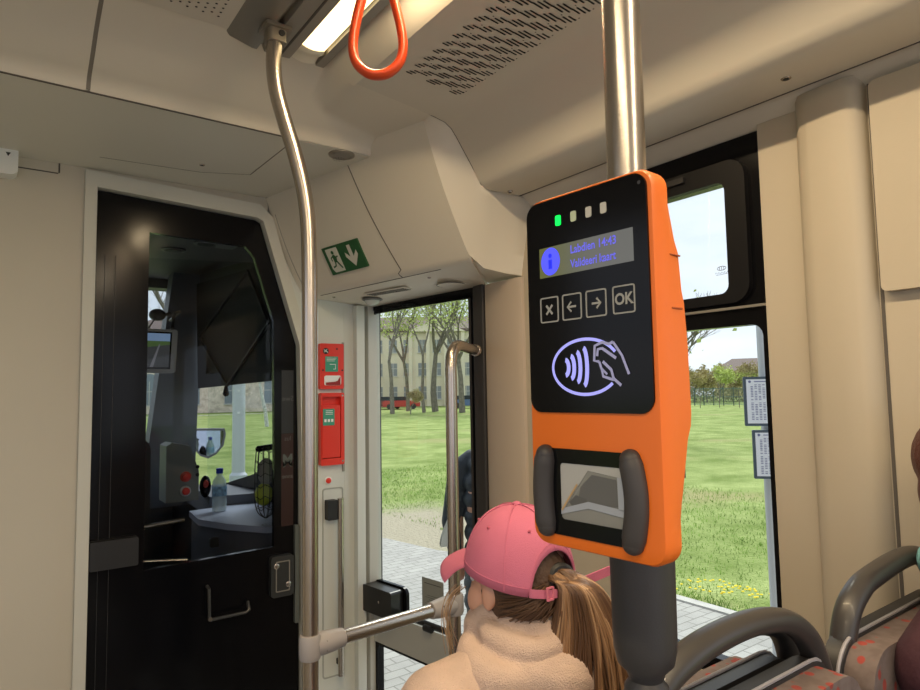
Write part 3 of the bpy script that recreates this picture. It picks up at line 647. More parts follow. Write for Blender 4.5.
for pts, w in ((((.0905, 1.5375), (.0985, 1.5265), (.1045, 1.5115)), .0018), (((.0905, 1.5375), (.0865, 1.536), (.0800, 1.538), (.0725, 1.5355), (.0715, 1.5235), (.0765, 1.5225)), .002), (((.0745, 1.527), (.0755, 1.5325), (.0800, 1.5330), (.0930, 1.5245)), .002), (((.0765, 1.5225), (.0790, 1.5155), (.0800, 1.5105), (.0865, 1.5085), (.0905, 1.5075)), .0018), (((.0800, 1.5225), (.0880, 1.5155), (.0900, 1.5085), (.0970, 1.5030)), .002), (((.0790, 1.5165), (.0840, 1.5120)), .0015)):
    stroke(bm, pts, w * 1.25, fV, C1 + .0004)
put('hand_and_card', bm, icon2, ic, flat=True)
bm = B(); disc(bm, .1195, 1.659, .0015, fV, C1, 10); put('sensor_dot', bm, dgrey, pnl, flat=True)
# reader window with two bumpers
bm = B(); ring(bm, rr(.018, 1.378, .108, 1.4505, .004, 3), rr(.031, 1.3915, .100, 1.4385, .003, 3), -.004, .0015, fV); wf = put('reader_window_frame', bm, black, tv)
# shallow tray with visible mechanism
M2 = mat('reader_tray', (.42, .42, .42, 1), .4)
bm = B(); prism(bm, [(.028, 1.388), (.103, 1.388), (.103, 1.442), (.028, 1.442)], -.0005, .0006, fV); rw = put('reader_window', bm, mat('reader_back', (.24, .24, .23, 1), .25), tv)
bm = B(); 
poly(bm, [(.031, 1.4385), (.031, 1.396), (.060, 1.434), (.100, 1.430), (.100, 1.4385)], fV, .0010); put('tray_wall', bm, mat('tray_light', (.42, .42, .41, 1), .3), rw, flat=True)
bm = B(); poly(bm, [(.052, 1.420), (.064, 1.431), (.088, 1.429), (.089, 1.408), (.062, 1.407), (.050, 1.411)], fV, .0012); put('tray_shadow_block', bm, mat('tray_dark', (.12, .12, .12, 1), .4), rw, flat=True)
bm = B(); poly(bm, [(.040, 1.4065), (.047, 1.413), (.058, 1.411), (.060, 1.404), (.044, 1.402)], fV, .0014); put('tray_roller', bm, mat('tray_dark2', (.10, .10, .10, 1), .4), rw, flat=True)
bm = B(); poly(bm, [(.031, 1.3955), (.060, 1.4035), (.100, 1.400), (.100, 1.406), (.060, 1.409), (.031, 1.4)], fV, .0015); poly(bm, [(.089, 1.431), (.096, 1.431), (.096, 1.405), (.0895, 1.406)], fV, .0015); put('tray_rib', bm, mat('tray_blue', (.36, .39, .45, 1), .3), rw, flat=True)
bm = B(); stroke(bm, [(.032, 1.399), (.049, 1.422)], .0016, fV, .0018); put('wooden_edge', bm, mat('tray_tan', (.50, .33, .16, 1), .4), rw, flat=True)
for a, w, z0, z1, bow in ((.0155, .0100, 1.3755, 1.4525, -.0025), (.1025, .0098, 1.3745, 1.4535, .0045)):
    bm = B(); N = 16; pts = []; rs = []
    for k in range(N + 1):
        s = k / N; z = z0 + .008 + (z1 - z0 - .016) * s
        pts.append(fV(a + bow * math.sin(PI * s), z, .002)); rs.append(w * (1 if 0 < k < N else .9))
    tube(bm, pts, rs, 14, up=VU); ell(bm, pts[0], (w * .88,) * 3); ell(bm, pts[-1], (w * .88,) * 3)
    o = put('bumper', bm, mat('bumper_rubber', (.045, .040, .040, 1), .5), tv)
bm = B(); lathe(bm, [(.026, 1.40), (.026, 1.60)], (.517, .411, 0), (0, 0, 1), 24); put('pole_clamp', bm, dgrey, tv)
bm = B(); box(bm, .03, .085, 1.42, 1.58, -.105, -.04, fV); put('mounting_bracket', bm, dgrey, tv)

# ------------------------------------------------------------------ hanging strap
st = thing('strap_handle', 'orange-red plastic strap loop hanging from the ceiling', 'strap handle', (.568, 1.02, 2.42))
c = V((.567, 1.015, 0)); ax = V((.80, -.60, 0)).normalized()
loop = [(0, 2.092), (.022, 2.098), (.041, 2.118), (.047, 2.150), (.040, 2.200), (.024, 2.262), (.010, 2.315), (.006, 2.345), (-.006, 2.345), (-.010, 2.315), (-.024, 2.262), (-.040, 2.200), (-.047, 2.150), (-.041, 2.118), (-.022, 2.098)]
pts = spline([c + ax * a + V((0, 0, z)) for a, z in loop], 4, closed=True)
bm = B(); nrm = ax.cross(V((0, 0, 1)))
tube(bm, pts, .0125, 14, closed=True, flat=.72, up=nrm); put('loop', bm, mat('strap_red', (.62, .062, .012, 1), .32), st)
bm = B(); tube(bm, [c + V((0, 0, 2.34)), c + V((0, 0, 2.425))], .012, 12, flat=.5); put('strap_band', bm, mat('band_grey', (.10, .10, .10, 1), .7), st)

# ------------------------------------------------------------------ cab door (door_2)
d2 = thing('door_2', '', '', (.65, YB, 0)); d2['kind'] = 'structure'
for k in ('label', 'category'):
    if k in d2.keys(): del d2[k]
GO = [(.452, .895), (.452, 2.10), (.80, 2.09), (.835, 2.05), (.915, 1.80), (.92, 1.277), (.92, .905)]
D2o = [(.285, .02), (.285, 2.225), (.835, 2.20), (.857, 2.19), (1.008, 1.704), (1.017, 1.277), (1.024, .02)]
bm = B(); ring(bm, D2o, GO, YB + .012, YB + .035, XZ); put('leaf', bm, black, d2)
bm = B(); prism(bm, [(.44, .885), (.44, 2.11), (.81, 2.10), (.85, 2.06), (.93, 1.80), (.935, 1.277), (.935, .885)], YB + .036, YB + .040, XZ); put('pane', bm, cabglass, d2, flat=True)
for a, b in ((.310, .02), (.343, .02)):
    bm = B(); box(bm, a, a + .0015, YB + .010, YB + .012, .02, 2.0); put('edge_line', bm, mat('edge_dim', (.02, .02, .02, 1), .5), d2)
bm = B(); prism(bm, rr(.283, .925, .43, 1.02, .006), YB - .02, YB + .012, XZ); put('hinge', bm, blackm, d2, bev=.004)
bm = B(); tube(bm, [(.665, 2.50, .805), (.665, 2.475, .80), (.667, 2.474, .70), (.672, 2.474, .690), (.80, 2.474, .690), (.812, 2.474, .697), (.814, 2.50, .72)], .006, 8); put('pull_handle', bm, mat('handle_dark', (.05, .05, .05, 1), .3, .3), d2)
bm = B(); lathe(bm, [(.008, 0), (.008, .006)], (.669, YB - .026, .694), (0, -1, 0), 12); put('handle_screw', bm, steel, d2)
bm = B(); prism(bm, rr(.90, .715, .992, .872, .014), YB - .014, YB + .012, XZ); lk = put('lock_plate', bm, mat('lock_plate', (.03, .032, .032, 1), .3), d2, bev=.005)
bm = B(); ring(bm, rr(.918, .735, .975, .852, .004, 3), rr(.922, .739, .971, .848, .004, 3), YB - .016, YB - .012, XZ); put('lock_frame', bm, alu, lk)
for x, z in ((.920, .835), (.968, .760)):
    bm = B(); lathe(bm, [(.011, 0), (.011, .004), (.006, .006)], (x, YB - .014, z), (0, -1, 0), 14); put('lock_cylinder', bm, steel, lk)
bm = B(); prism(bm, rr(1.0, .60, 1.018, .98, .003), YB - .006, YB + .012, XZ); put('strike_bar', bm, mat('strike', (.10, .11, .10, 1), .4), d2)
ps = thing('advert_reflection', 'reflection of an advert, painted as a narrow dark strip with mirrored lettering at the cab door edge', 'painted reflection', (.972, YB + .008, 1.3))  # advert's reflection in the cab glass, painted as a flat sheet with mirrored letters
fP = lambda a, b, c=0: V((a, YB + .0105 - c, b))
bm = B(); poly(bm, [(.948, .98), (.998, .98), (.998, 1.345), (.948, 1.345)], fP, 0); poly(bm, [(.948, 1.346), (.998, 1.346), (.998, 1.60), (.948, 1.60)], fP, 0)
bd = put('reflection_sheet', bm, mat('reflection_brown', (.028, .010, .008, 1), .35), ps, flat=True)
bd.data.materials.append(mat('reflection_slate', (.02, .023, .026, 1), .35)); bd.data.polygons[1].material_index = 1
tx = mat('reflection_text', (.11, .11, .11, 1), .5)
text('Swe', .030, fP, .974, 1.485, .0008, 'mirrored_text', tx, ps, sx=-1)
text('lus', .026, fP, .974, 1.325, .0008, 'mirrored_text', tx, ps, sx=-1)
text('M', .070, fP, .974, 1.235, .0008, 'mirrored_text', mat('reflection_text2', (.09, .11, .10, 1), .5), ps, bold=.002, sx=-.8)
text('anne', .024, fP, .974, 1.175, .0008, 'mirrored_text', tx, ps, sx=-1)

# ------------------------------------------------------------------ driver's cab beyond the door
SU = V((-.1813, .9834, 0)); S0 = V((1.345, 2.5, 0)); SNn = V((-.9834, -.1813, 0))
fC = lambda a, b, c=0: S0 + SU * a + V((0, 0, b)) + SNn * c        # a = distance along the cab side from the bulkhead
L_ = lambda y: (y - 2.5) / .9834
bm = B(); prism(bm, [(0, -.35), (L_(3.27), -.35), (L_(3.27), 2.4), (0, 2.4)], -.06, 0, fC); struct('wall_cab_side', bm, cabdark)
bm = B(); prism(bm, [(L_(3.27), -.35), (L_(4.5), -.35), (L_(4.5), .86), (L_(3.95), .965), (L_(3.27), 1.13)], -.06, .0, fC); struct('wall_cab_side.001', bm, cabdark)
bm = B(); prism(bm, [(L_(3.27), 2.2), (L_(4.5), 2.2), (L_(4.5), 2.4), (L_(3.27), 2.4)], -.06, 0, fC); struct('wall_cab_side.002', bm, cabdark)
bm = B(); prism(bm, [(L_(3.27), .9), (L_(4.1), .9), (L_(4.1), 2.2), (L_(3.27), 2.2)], -.04, -.035, fC); struct('window_2', bm, glass, flat=True)
bm = B(); box(bm, -1.1, 1.06, 2.56, 4.55, 2.26, 2.31); prism(bm, [(1.0, 2.56), (1.4, 2.56), (1.05, 4.55), (1.0, 4.55)], 2.26, 2.31); struct('ceiling_cab', bm, mat('cab_ceiling', (.05, .05, .055, 1), .6))
bm = B(); box(bm, -1.15, 1.35, 2.56, 4.6, -.06, .0); struct('floor_cab', bm, cabdark)
bm = B(); box(bm, -1.2, -1.15, 2.5, 4.6, 0, 2.4); struct('wall_cab_left', bm, cabdark)
bm = B(); box(bm, -1.15, 1.03, 4.5, 4.56, -.35, .95); box(bm, -1.15, 1.03, 4.42, 4.56, 2.2, 2.4); struct('wall_cab_front', bm, cabdark)
bm = B(); box(bm, -1.15, 1.0, 4.52, 4.53, .9, 2.25); struct('window_3', bm, glass, flat=True)
# A-pillar, slanted
bm = B(); prism(bm, [(.72, .85), (1.02, .85), (1.04, 1.6), (1.05, 2.3), (.89, 2.3)], 4.15, 4.28, XZ)
struct('trim_21', bm, mat('pillar_cab', (.10, .115, .14, 1), .5), bev=.01)
bm = B(); box(bm, -.2, .44, 2.72, 2.76, .0, 2.26); struct('wall_cab_partition', bm, blackm)
# ceiling console with two round vents and a label
oc = thing('overhead_console', 'dark overhead console with two round vents inside the cab', 'console', (.75, 3.0, 2.2))
bm = B(); prism(bm, [(.45, 2.62), (1.15, 2.62), (1.08, 3.18), (.45, 3.38)], 2.17, 2.26); put('panel', bm, mat('console_panel', (.07, .07, .075, 1), .5), oc, bev=.01)
for x, y in ((.655, 3.08), (.745, 2.88)):
    bm = B(); lathe(bm, [(.052, 0), (.052, .006), (.040, .008), (.038, .002)], (x, y, 2.17), (0, 0, -1), 24); v_ = put('air_vent', bm, mat('vent_ring', (.12, .12, .12, 1), .4), oc)
    bm = B(); lathe(bm, [(.034, 0), (.034, .009), (.005, .011)], (x, y, 2.17), (0, 0, -1), 20); put('vent_core', bm, blackm, v_)
bm = B(); box(bm, .80, .88, 2.86, 2.95, 2.1685, 2.1695); put('label_plate', bm, mat('console_label', (.22, .22, .23, 1), .5), oc)
# blind on the side window
bl = thing('window_blind', 'black crossed-strap sun blind over the upper cab side window', 'blind', fC(L_(3.7), 1.9, .03))
bm = B(); prism(bm, [(L_(3.28), 1.575), (L_(4.12), 1.55), (L_(4.16), 2.2), (L_(3.28), 2.2)], .012, .02, fC); put('fabric', bm, mat('blind_fabric', (.016, .016, .018, 1), .8), bl)
bm = B()
A_, B_, C_, D_ = (L_(3.52), 2.19), (L_(3.30), 1.88), (L_(3.74), 1.56), (L_(4.10), 1.86)
for p, q in ((A_, B_), (B_, C_), (C_, D_), (D_, A_)): tube(bm, [fC(p[0], p[1], .026), fC(q[0], q[1], .026)], .010, 6)
put('straps', bm, mat('blind_strap', (.004, .004, .005, 1), .6), bl)
bm = B(); caps(bm, fC(L_(3.745), 1.55, .03), fC(L_(3.745), 1.515, .03), .010, .018); put('pull_knob', bm, black, bl)
# monitor
mo = thing('cab_monitor', 'tilted rear-view monitor with silver bezel in the cab', 'monitor', (.62, 3.2, 1.6))
fM = frame((.50, 3.17, 1.61), V((1, .10, 0)).normalized(), V((.04, .0, 1)).normalized())
bm = B(); prism(bm, rr(0, 0, .185, .20, .012), -.0, -.035 * -1, fM); put('housing', bm, mat('monitor_silver', (.42, .45, .48, 1), .4), mo, bev=.004)
fM2 = lambda a, b, c=0: fM(a, b, .0355 + c)
bm = B(); poly(bm, [(.012, .018), (.160, .018), (.160, .188), (.012, .188)], fM2, .001); mb = put('bezel', bm, black, mo, flat=True)
def img(name, pts, col, c):
    bm = B(); poly(bm, pts, fM2, c); put(name, bm, mat('m_' + name, col, .4, emit=.35), mb, flat=True)
img('screen_road', [(.02, .026), (.152, .026), (.152, .18), (.02, .18)], (.05, .055, .06, 1), .0015)
img('screen_grass', [(.02, .11), (.152, .13), (.152, .145), (.02, .145)], (.08, .15, .04, 1), .002)
img('screen_sky', [(.02, .145), (.152, .145), (.152, .18), (.02, .18)], (.25, .38, .60, 1), .0022)
img('screen_kerb', [(.07, .026), (.085, .026), (.11, .13), (.105, .13)], (.2, .2, .22, 1), .0025)
bm = B(); tube(bm, [(.68, 3.2, 1.82), (.71, 3.3, 1.90), (.80, 3.6, 1.95), (.86, 4.1, 1.96)], .008); put('arm', bm, blackm, mo)
cmx = thing('dash_camera', 'small black camera clamped on the windscreen pillar', 'camera', (.74, 3.9, 1.95))
bm = B(); ell(bm, (.76, 3.95, 1.97), (.045, .05, .035)); put('body', bm, blackm, cmx)
bm = B(); tube(bm, [(.78, 3.97, 1.97), (.86, 4.12, 2.0)], .010); tube(bm, [(.74, 3.93, 1.94), (.66, 3.75, 1.84)], .004); put('bracket', bm, blackm, cmx)
# grey console with red buttons
rb = thing('switch_box', 'grey cab switch box with two red buttons', 'switch box', (.79, 3.42, .95))
bm = B(); prism(bm, [(.705, .985), (.858, .985), (.858, 1.13), (.815, 1.255), (.73, 1.275), (.705, 1.26)], 3.40, 3.55, XZ); rbh = put('housing', bm, mat('switch_grey', (.17, .19, .18, 1), .5), rb, bev=.012)
for z, mt_ in ((1.105, red), (1.035, red)):
    bm = B(); lathe(bm, [(.026, 0), (.026, .006), (.022, .008)], (.795, 3.40, z), (0, -1, 0), 18); rg = put('button_ring', bm, (lgrey if z < 1.08 else mat('ring_red', (.5, .05, .03, 1), .4)), rb)
    bm = B(); lathe(bm, [(.018, .006), (.018, .018), (.012, .022)], (.795, 3.40, z), (0, -1, 0), 18); put('push_button', bm, red, rg)
for z in (1.15, 1.11):
    bm = B(); lathe(bm, [(.009, 0), (.009, .008)], (.85, 3.40, z), (0, -1, 0), 10); put('small_switch', bm, blackm, rb)
hs = thing('handset', 'small dark oval handset with red mark on the cab dash', 'handset', (.885, 3.45, 1.05))
bm = B(); ell(bm, (.895, 3.42, 1.045), (.028, .025, .055)); put('body', bm, black, hs)
bm = B(); ell(bm, (.892, 3.398, 1.06), (.013, .006, .020)); put('lens', bm, mat('lens_red', (.35, .03, .02, 1), .3), hs)
# mirror outside
mr = thing('wing_mirror', 'rounded rear-view mirror on a bracket outside the cab window', 'mirror', (1.15, 4.5, 1.2))
fR = frame((1.09, 4.46, 1.10), V((1, -.25, 0)).normalized(), V((0, 0, 1)))
sh = [(.0, .19), (.19, .185), (.20, .15), (.185, .07), (.14, .015), (.09, -.01), (.04, .01), (.0, .06)]
bm = B(); prism(bm, sh, 0, -.05, fR); put('housing', bm, mat('mirror_case', (.28, .28, .29, 1), .4), mr, bev=.008)
bm = B(); poly(bm, [(.012, .065), (.045, .022), (.09, .006), (.135, .028), (.172, .075), (.186, .15), (.18, .170), (.012, .176)], fR, .002); put('mirror_glass', bm, mat('mirror', (.8, .82, .85, 1), .02, 1), mr, flat=True)
bm = B(); tube(bm, spline([(1.10, 4.5, 1.22), (1.03, 4.48, 1.27), (.97, 4.46, 1.29), (.93, 4.42, 1.27)], 4), .015); lathe(bm, [(.03, -.09), (.035, 0), (.04, .02), (.02, .03)], (.955, 4.46, 1.29), (0, 0, 1), 16); put('bracket', bm, lgrey, mr)
# dash ledge by the side window
dl = thing('cab_side_console', 'dark side console with a grey-blue top and drawer slot in the cab', 'console', (1.0, 3.0, .5))
top = [(.79, 3.30), (.77, 3.05), (.84, 2.86), (.95, 2.68), (1.30, 2.62), (1.17, 3.36)]
bm = B(); prism(bm, top, .925, .952); put('top_plate', bm, mat('console_top', (.30, .34, .46, 1), .45), dl, bev=.006)
bm = B(); prism(bm, [(x + (.012 if x < 1.1 else 0), y) for x, y in top], .30, .925); put('body', bm, mat('console_body', (.075, .08, .10, 1), .45), dl, bev=.01)
bm = B(); prism(bm, rr(.79, .845, .86, .885, .006), 2.93, 2.95, XZ)
put('drawer_slot', bm, blackm, dl)
bm = B(); stroke(bm, [(1.0 + .055 * math.cos(k * PI / 12), 2.72 + .03 * math.sin(k * PI / 12)) for k in range(24)], .004, XY, .9535, True)
for k in range(7): stroke(bm, [(.962 + k * .011, 2.712), (.966 + k * .011, 2.728)], .004, XY, .9535)
put('oval_mark', bm, blackm, dl, flat=True)
bm = B(); prism(bm, [(.90, 3.36), (1.19, 3.30), (1.10, 3.80), (.92, 3.80)], .90, 1.0); prism(bm, [(.95, 3.80), (1.10, 3.78), (1.05, 4.1), (.95, 4.1)], .88, .97); dk = put('rear_ledge', bm, cabgrey, dl, bev=.01)
bo = thing('water_bottle', 'clear plastic water bottle with a blue cap on the cab console', 'bottle', (.90, 3.19, .952))
bc = V((.90, 3.19, .952))
bm = B(); lathe(bm, [(.028, 0), (.033, .004), (.033, .06), (.031, .066), (.033, .072), (.033, .125), (.028, .148), (.016, .166), (.0135, .172), (.0135, .183)], bc, (0, 0, 1), 24); put('body', bm, mat('pet_plastic', (.62, .78, .86, 1), .1, alpha=.55, coat=.5), bo)
bm = B(); lathe(bm, [(.016, .180), (.016, .202), (.014, .204)], bc, (0, 0, 1), 20); put('cap', bm, mat('cap_blue', (.01, .04, .42, 1), .4), bo)
bm = B(); lathe(bm, [(.0336, .075), (.0336, .120)], bc, (0, 0, 1), 24); put('label_band', bm, mat('bottle_label', (.22, .42, .72, 1), .4, alpha=.75, vary=.6, vscale=60), bo)
nb = thing('net_bag', 'black net bag holding a yellow item beside the cab window', 'net bag', (1.0, 2.85, .95))
bm = B(); ell(bm, (1.0, 2.86, 1.06), (.040, .035, .05)); put('yellow_item', bm, mat('yellow_green', (.50, .58, .05, 1), .5), nb)
bm = B(); ell(bm, (1.01, 2.86, 1.16), (.038, .035, .06)); put('grey_item', bm, mat('grey_cloth', (.35, .33, .30, 1), .8), nb)
bm = B()
for k in range(12):
    a = 2 * PI * k / 12
    tube(bm, spline([(1.01 + .050 * math.cos(a) * w, 2.86 + .045 * math.sin(a) * w, z) for w, z in ((.9, 1.25), (1, 1.18), (1.05, 1.1), (1.0, 1.03), (.7, .98), (.1, .955))], 3), .0018, 5)
for z, w in ((1.25, .9), (1.20, .98), (1.15, 1.02), (1.10, 1.06), (1.05, 1.03), (1.0, .85)):
    tube(bm, [(1.01 + .050 * math.cos(2 * PI * k / 16) * w, 2.86 + .045 * math.sin(2 * PI * k / 16) * w, z + .008 * math.sin(k * 2.4)) for k in range(16)], .0018, 5, closed=True)
put('netting', bm, blackm, nb)
bm = B(); caps(bm, (.975, 2.86, 1.262), (1.10, 2.84, 1.275), .014, .014); put('holder_bar', bm, black, nb)
cr_ = thing('cab_rail', 'thin steel rail crossing behind the cab door glass', 'rail', (.5, 2.8, 1.0))
bm = B(); tube(bm, [(.40, 2.80, .985), (.66, 2.84, .995)], .010); tube(bm, [(.50, 2.80, .86), (.66, 2.78, .845)], .008); put('tube', bm, steel, cr_)
# driver seat hint
ds = thing('driver_seat', 'dark high-backed driver seat inside the cab', 'seat', (.35, 3.3, 0))
bm = B(); prism(bm, rr(.10, .55, .57, 1.33, .06), 3.05, 3.17, XZ); put('backrest', bm, cabdark, ds, bev=.03)
bm = B(); prism(bm, rr(.10, 3.15, .57, 3.65, .05), .42, .55); put('seat', bm, cabdark, ds, bev=.03)
bm = B(); lathe(bm, [(.18, 0), (.06, .03), (.06, .42)], (.33, 3.4, 0)); put('pedestal', bm, cabdark, ds)

# ------------------------------------------------------------------ seats
FM = bpy.data.materials.new('seat_fabric'); FM.use_nodes = True; t = FM.node_tree; b = t.nodes['Principled BSDF']; b.inputs['Roughness'].default_value = .9
g = t.nodes.new('ShaderNodeTexCoord'); mpp = t.nodes.new('ShaderNodeMapping'); mpp.inputs['Scale'].default_value = (46, 46, 32); vo = t.nodes.new('ShaderNodeTexVoronoi'); vo.inputs['Scale'].default_value = 1; mpp.inputs['Rotation'].default_value = (0, .6, 0)
r1 = t.nodes.new('ShaderNodeValToRGB'); r1.color_ramp.elements[0].position = .25; r1.color_ramp.elements[1].position = .31; r1.color_ramp.elements[0].color = (.30, .05, .04, 1); r1.color_ramp.elements[1].color = (.16, .125, .118, 1)
n2 = t.nodes.new('ShaderNodeTexNoise'); n2.inputs['Scale'].default_value = 45; mxx = t.nodes.new('ShaderNodeMixRGB'); mxx.blend_type = 'MULTIPLY'; mxx.inputs[0].default_value = .8
r2 = t.nodes.new('ShaderNodeValToRGB'); r2.color_ramp.elements[0].position = .4; r2.color_ramp.elements[1].position = .6; r2.color_ramp.elements[0].color = (.75, .72, .70, 1); r2.color_ramp.elements[1].color = (1.0, 1, 1, 1)
for a, b_ in ((g.outputs['Object'], mpp.inputs[0]), (mpp.outputs[0], vo.inputs[0]), (vo.outputs['Distance'], r1.inputs[0]), (g.outputs['Object'], n2.inputs[0]), (n2.outputs[0], r2.inputs[0]), (r1.outputs[0], mxx.inputs[1]), (r2.outputs[0], mxx.inputs[2]), (mxx.outputs[0], b.inputs['Base Color'])): t.links.new(a, b_)
hnd = mat('seat_handle', (.038, .035, .035, 1), .4, coat=.1)
shell = mat('seat_shell', (.022, .022, .025, 1), .5)
piping = mat('seat_piping', (.32, .31, .34, 1), .4)
def seat(label, x0, x1, yb, sgn, hpath, ztop=1.10):
    """sgn -1: faces the rear of the tram (towards the camera); yb = plane of the back shell"""
    w = x1 - x0; s = thing('passenger_seat', label, 'seat', ((x0 + x1) / 2, yb, 0), 'passenger seats')
    y = lambda t: yb + sgn * t
    a, b = sorted((y(.012), y(.055)))
    bm = B(); prism(bm, rr(x0 + .03, .50, x1 - .03, ztop - (.012 if sgn > 0 else 0), .055, 6), a, b, XZ); put('backrest', bm, FM, s, bev=.014, seg=3)
    a, b = sorted((y(-.012), y(.016)))
    bm = B(); prism(bm, rr(x0 + .022, .44, x1 - .022, ztop + .004, .058, 6), a, b, XZ); sh_ = put('back_shell', bm, shell, s, bev=.006)
    bm = B(); out = rr(x0 + .022, .44, x1 - .022, ztop + .006, .058, 6); tube(bm, [V((p[0], y(.012), p[1])) for p in out], .0026, 6, closed=True); put('piping', bm, piping, s)
    a, b = sorted((y(.04), y(.46)))
    bm = B(); prism(bm, rr(x0 + .02, a, x1 - .02, b, .06), .40, .475); put('cushion', bm, FM, s, bev=.015)
    bm = B(); prism(bm, rr(x0 + .02, a, x1 - .02, b, .06), .36, .40); put('seat_pan', bm, shell, s, bev=.008)
    bm = B(); tube(bm, [((x0 + x1) / 2, y(.22), .37), ((x0 + x1) / 2, y(.22), 0)], .035); put('pedestal', bm, alu, s)
    bm = B(); tube(bm, spline(hpath, 6), .0185, 16, flat=.85, up=(0, 1, 0)); put('handle', bm, hnd, s)
    return s
yn, yf = .452, .505
s1 = seat('rear-facing seat in front of the validator pole, its arched handle empty', .50, .975, yn, -1,
     [(.548, yn, .95), (.545, yn, 1.10), (.565, yn, 1.160), (.60, yn, 1.186), (.65, yn, 1.200), (.70, yn, 1.206), (.76, yn, 1.207), (.82, yn, 1.200), (.87, yn, 1.185), (.91, yn, 1.158), (.935, yn, 1.12), (.950, yn, 1.07), (.955, yn, .95)], 1.128)
bm = B(); ell(bm, (.545, .438, 1.165), (.030, .030, .036)); ell(bm, (.556, .446, 1.12), (.030, .028, .05)); put('handle_knuckle', fuse(bm, .004), hnd, s1)
s2 = seat('rear-facing window seat at the right edge, occupied by the person in maroon', .945, 1.42, yn, -1,
     [(1.008, yn, .95), (1.010, yn, 1.06), (1.017, yn, 1.12), (1.038, yn, 1.163), (1.075, yn, 1.187), (1.12, yn, 1.198), (1.24, yn, 1.208), (1.32, yn, 1.20), (1.375, yn, 1.165), (1.40, yn, 1.1), (1.402, yn, .95)], 1.132)
s3 = seat('forward-facing aisle seat holding the woman in the pink cap', .53, .985, yf, 1,
     [(.60, yf, .95), (.60, yf, 1.05), (.62, yf, 1.11), (.67, yf, 1.150), (.726, yf, 1.165), (.782, yf, 1.171), (.85, yf, 1.172), (.90, yf, 1.163), (.94, yf, 1.145), (.964, yf, 1.11), (.974, yf, 1.05), (.975, yf, .95)], 1.112)
# ------------------------------------------------------------------ people
skin = mat('skin', (.62, .34, .24, 1), .5, sss=.1)
def hand(bm, w, d, side, s=1.0):
    """palm and five bent fingers from wrist w pointing along d"""
    d = V(d).normalized(); n = V((0, 0, 1)); n = (n - d * d.dot(n)).normalized(); u = d.cross(n) * side
    for k in range(4):
        o = w + u * (-.027 + .018 * k) * s; a = o + d * .085 * s; L = (.036, .042, .040, .030)[k] * s
        caps(bm, o + d * .01, a, .013 * s, .010 * s, 8)
        b = a + (d * .9 - n * .35) * L; c_ = b + (d * .4 - n * .9) * L * .75; caps(bm, a, b, .0085 * s, .008 * s, 8); caps(bm, b, c_, .008 * s, .007 * s, 8)
    a = w + u * -.035 * s + d * .03 * s; b = a + (u * -.7 + d * .7) * .035 * s; c_ = b + (d * .9 - n * .4) * .028 * s
    caps(bm, w + d * .01, a, .013 * s, .012 * s, 8); caps(bm, a, b, .011 * s, .009 * s, 8); caps(bm, b, c_, .009 * s, .0075 * s, 8)
def head(bm, c, f, s=1.0):
    """head with nose, lips, chin, ears; c = centre, f = facing direction (unit)"""
    f = V(f).normalized(); u = V((0, 0, 1)); r = f.cross(u).normalized(); R3 = Matrix((r, f, u)).transposed()
    P_ = lambda a, b, c2: c + (r * a + f * b + u * c2) * s
    ell(bm, P_(0, -.008, .022), (.075 * s, .094 * s, .092 * s), R3); ell(bm, P_(0, .030, -.050), (.055 * s, .060 * s, .066 * s), R3)
    ell(bm, P_(0, .070, -.092), (.024 * s, .022 * s, .022 * s), R3)
    caps(bm, P_(0, .088, .010), P_(0, .108, -.024), .010 * s, .013 * s, 8); ell(bm, P_(0, .088, -.058), (.024 * s, .012 * s, .010 * s), R3)
    ell(bm, P_(0, .078, .026), (.052 * s, .018 * s, .012 * s), R3)
    for sd in (-1, 1):
        ell(bm, P_(sd * .077, -.002, -.010), (.007 * s, .016 * s, .027 * s), R3); ell(bm, P_(sd * .038, .048, -.028), (.030 * s, .032 * s, .036 * s), R3)
    return P_
def eyes(P_, parent, col=(.10, .07, .05, 1)):
    for sd in (-1, 1):
        bm = B(); ell(bm, P_(sd * .028, .078, .004), (.012, .009, .008)); e = put('eye', bm, mat('eye_white', (.75, .74, .72, 1), .2), parent)
        bm = B(); ell(bm, P_(sd * .028, .0855, .004), (.005, .003, .005)); put('iris', bm, mat('iris', col, .1), e)
# --- woman in the pink cap, facing forwards (+y)
hc = V((.768, .888, 1.160))
wm = thing('person', 'woman in a pink cap with a long ponytail and beige hooded coat', 'person', (.78, .80, 0))
bm = B(); P_ = head(bm, hc, (-.12, 1, -.05), .97)
limb(bm, [(.77, .875, 1.09), (.775, .85, 1.04)], [.050, .054])
ell(bm, (.775, .825, .90), (.165, .10, .16)); ell(bm, (.78, .78, .68), (.14, .10, .16)); ell(bm, (.78, .80, .54), (.17, .13, .10))
for sd in (-1, 1):
    x = .78 + sd * .165
    limb(bm, [(x, .85, .985), (x + sd * .055, .865, .75), (x - sd * .02, 1.06, .64)], [.055, .043, .028])
    w = V((x - sd * .02, 1.06, .64)); hand(bm, w, (-sd * .35, 1, -.1), sd)
    limb(bm, [(.78 + sd * .09, .80, .55), (.78 + sd * .10, 1.22, .54), (.78 + sd * .10, 1.25, .10)], [.085, .062, .042]); limb(bm, [(.78 + sd * .10, 1.23, .05), (.78 + sd * .10, 1.40, .035)], [.040, .030])
bd = put('body', fuse(bm, .006), skin, wm); eyes(P_, wm)
knit = mat('beige_coat', (.60, .45, .375, 1), .95, bump=.6, bscale=420, vary=.07, vscale=25)
bm = B(); ell(bm, (.775, .825, .905), (.205, .128, .17)); ell(bm, (.78, .775, .66), (.185, .135, .2)); ell(bm, (.78, .81, .53), (.20, .16, .09))
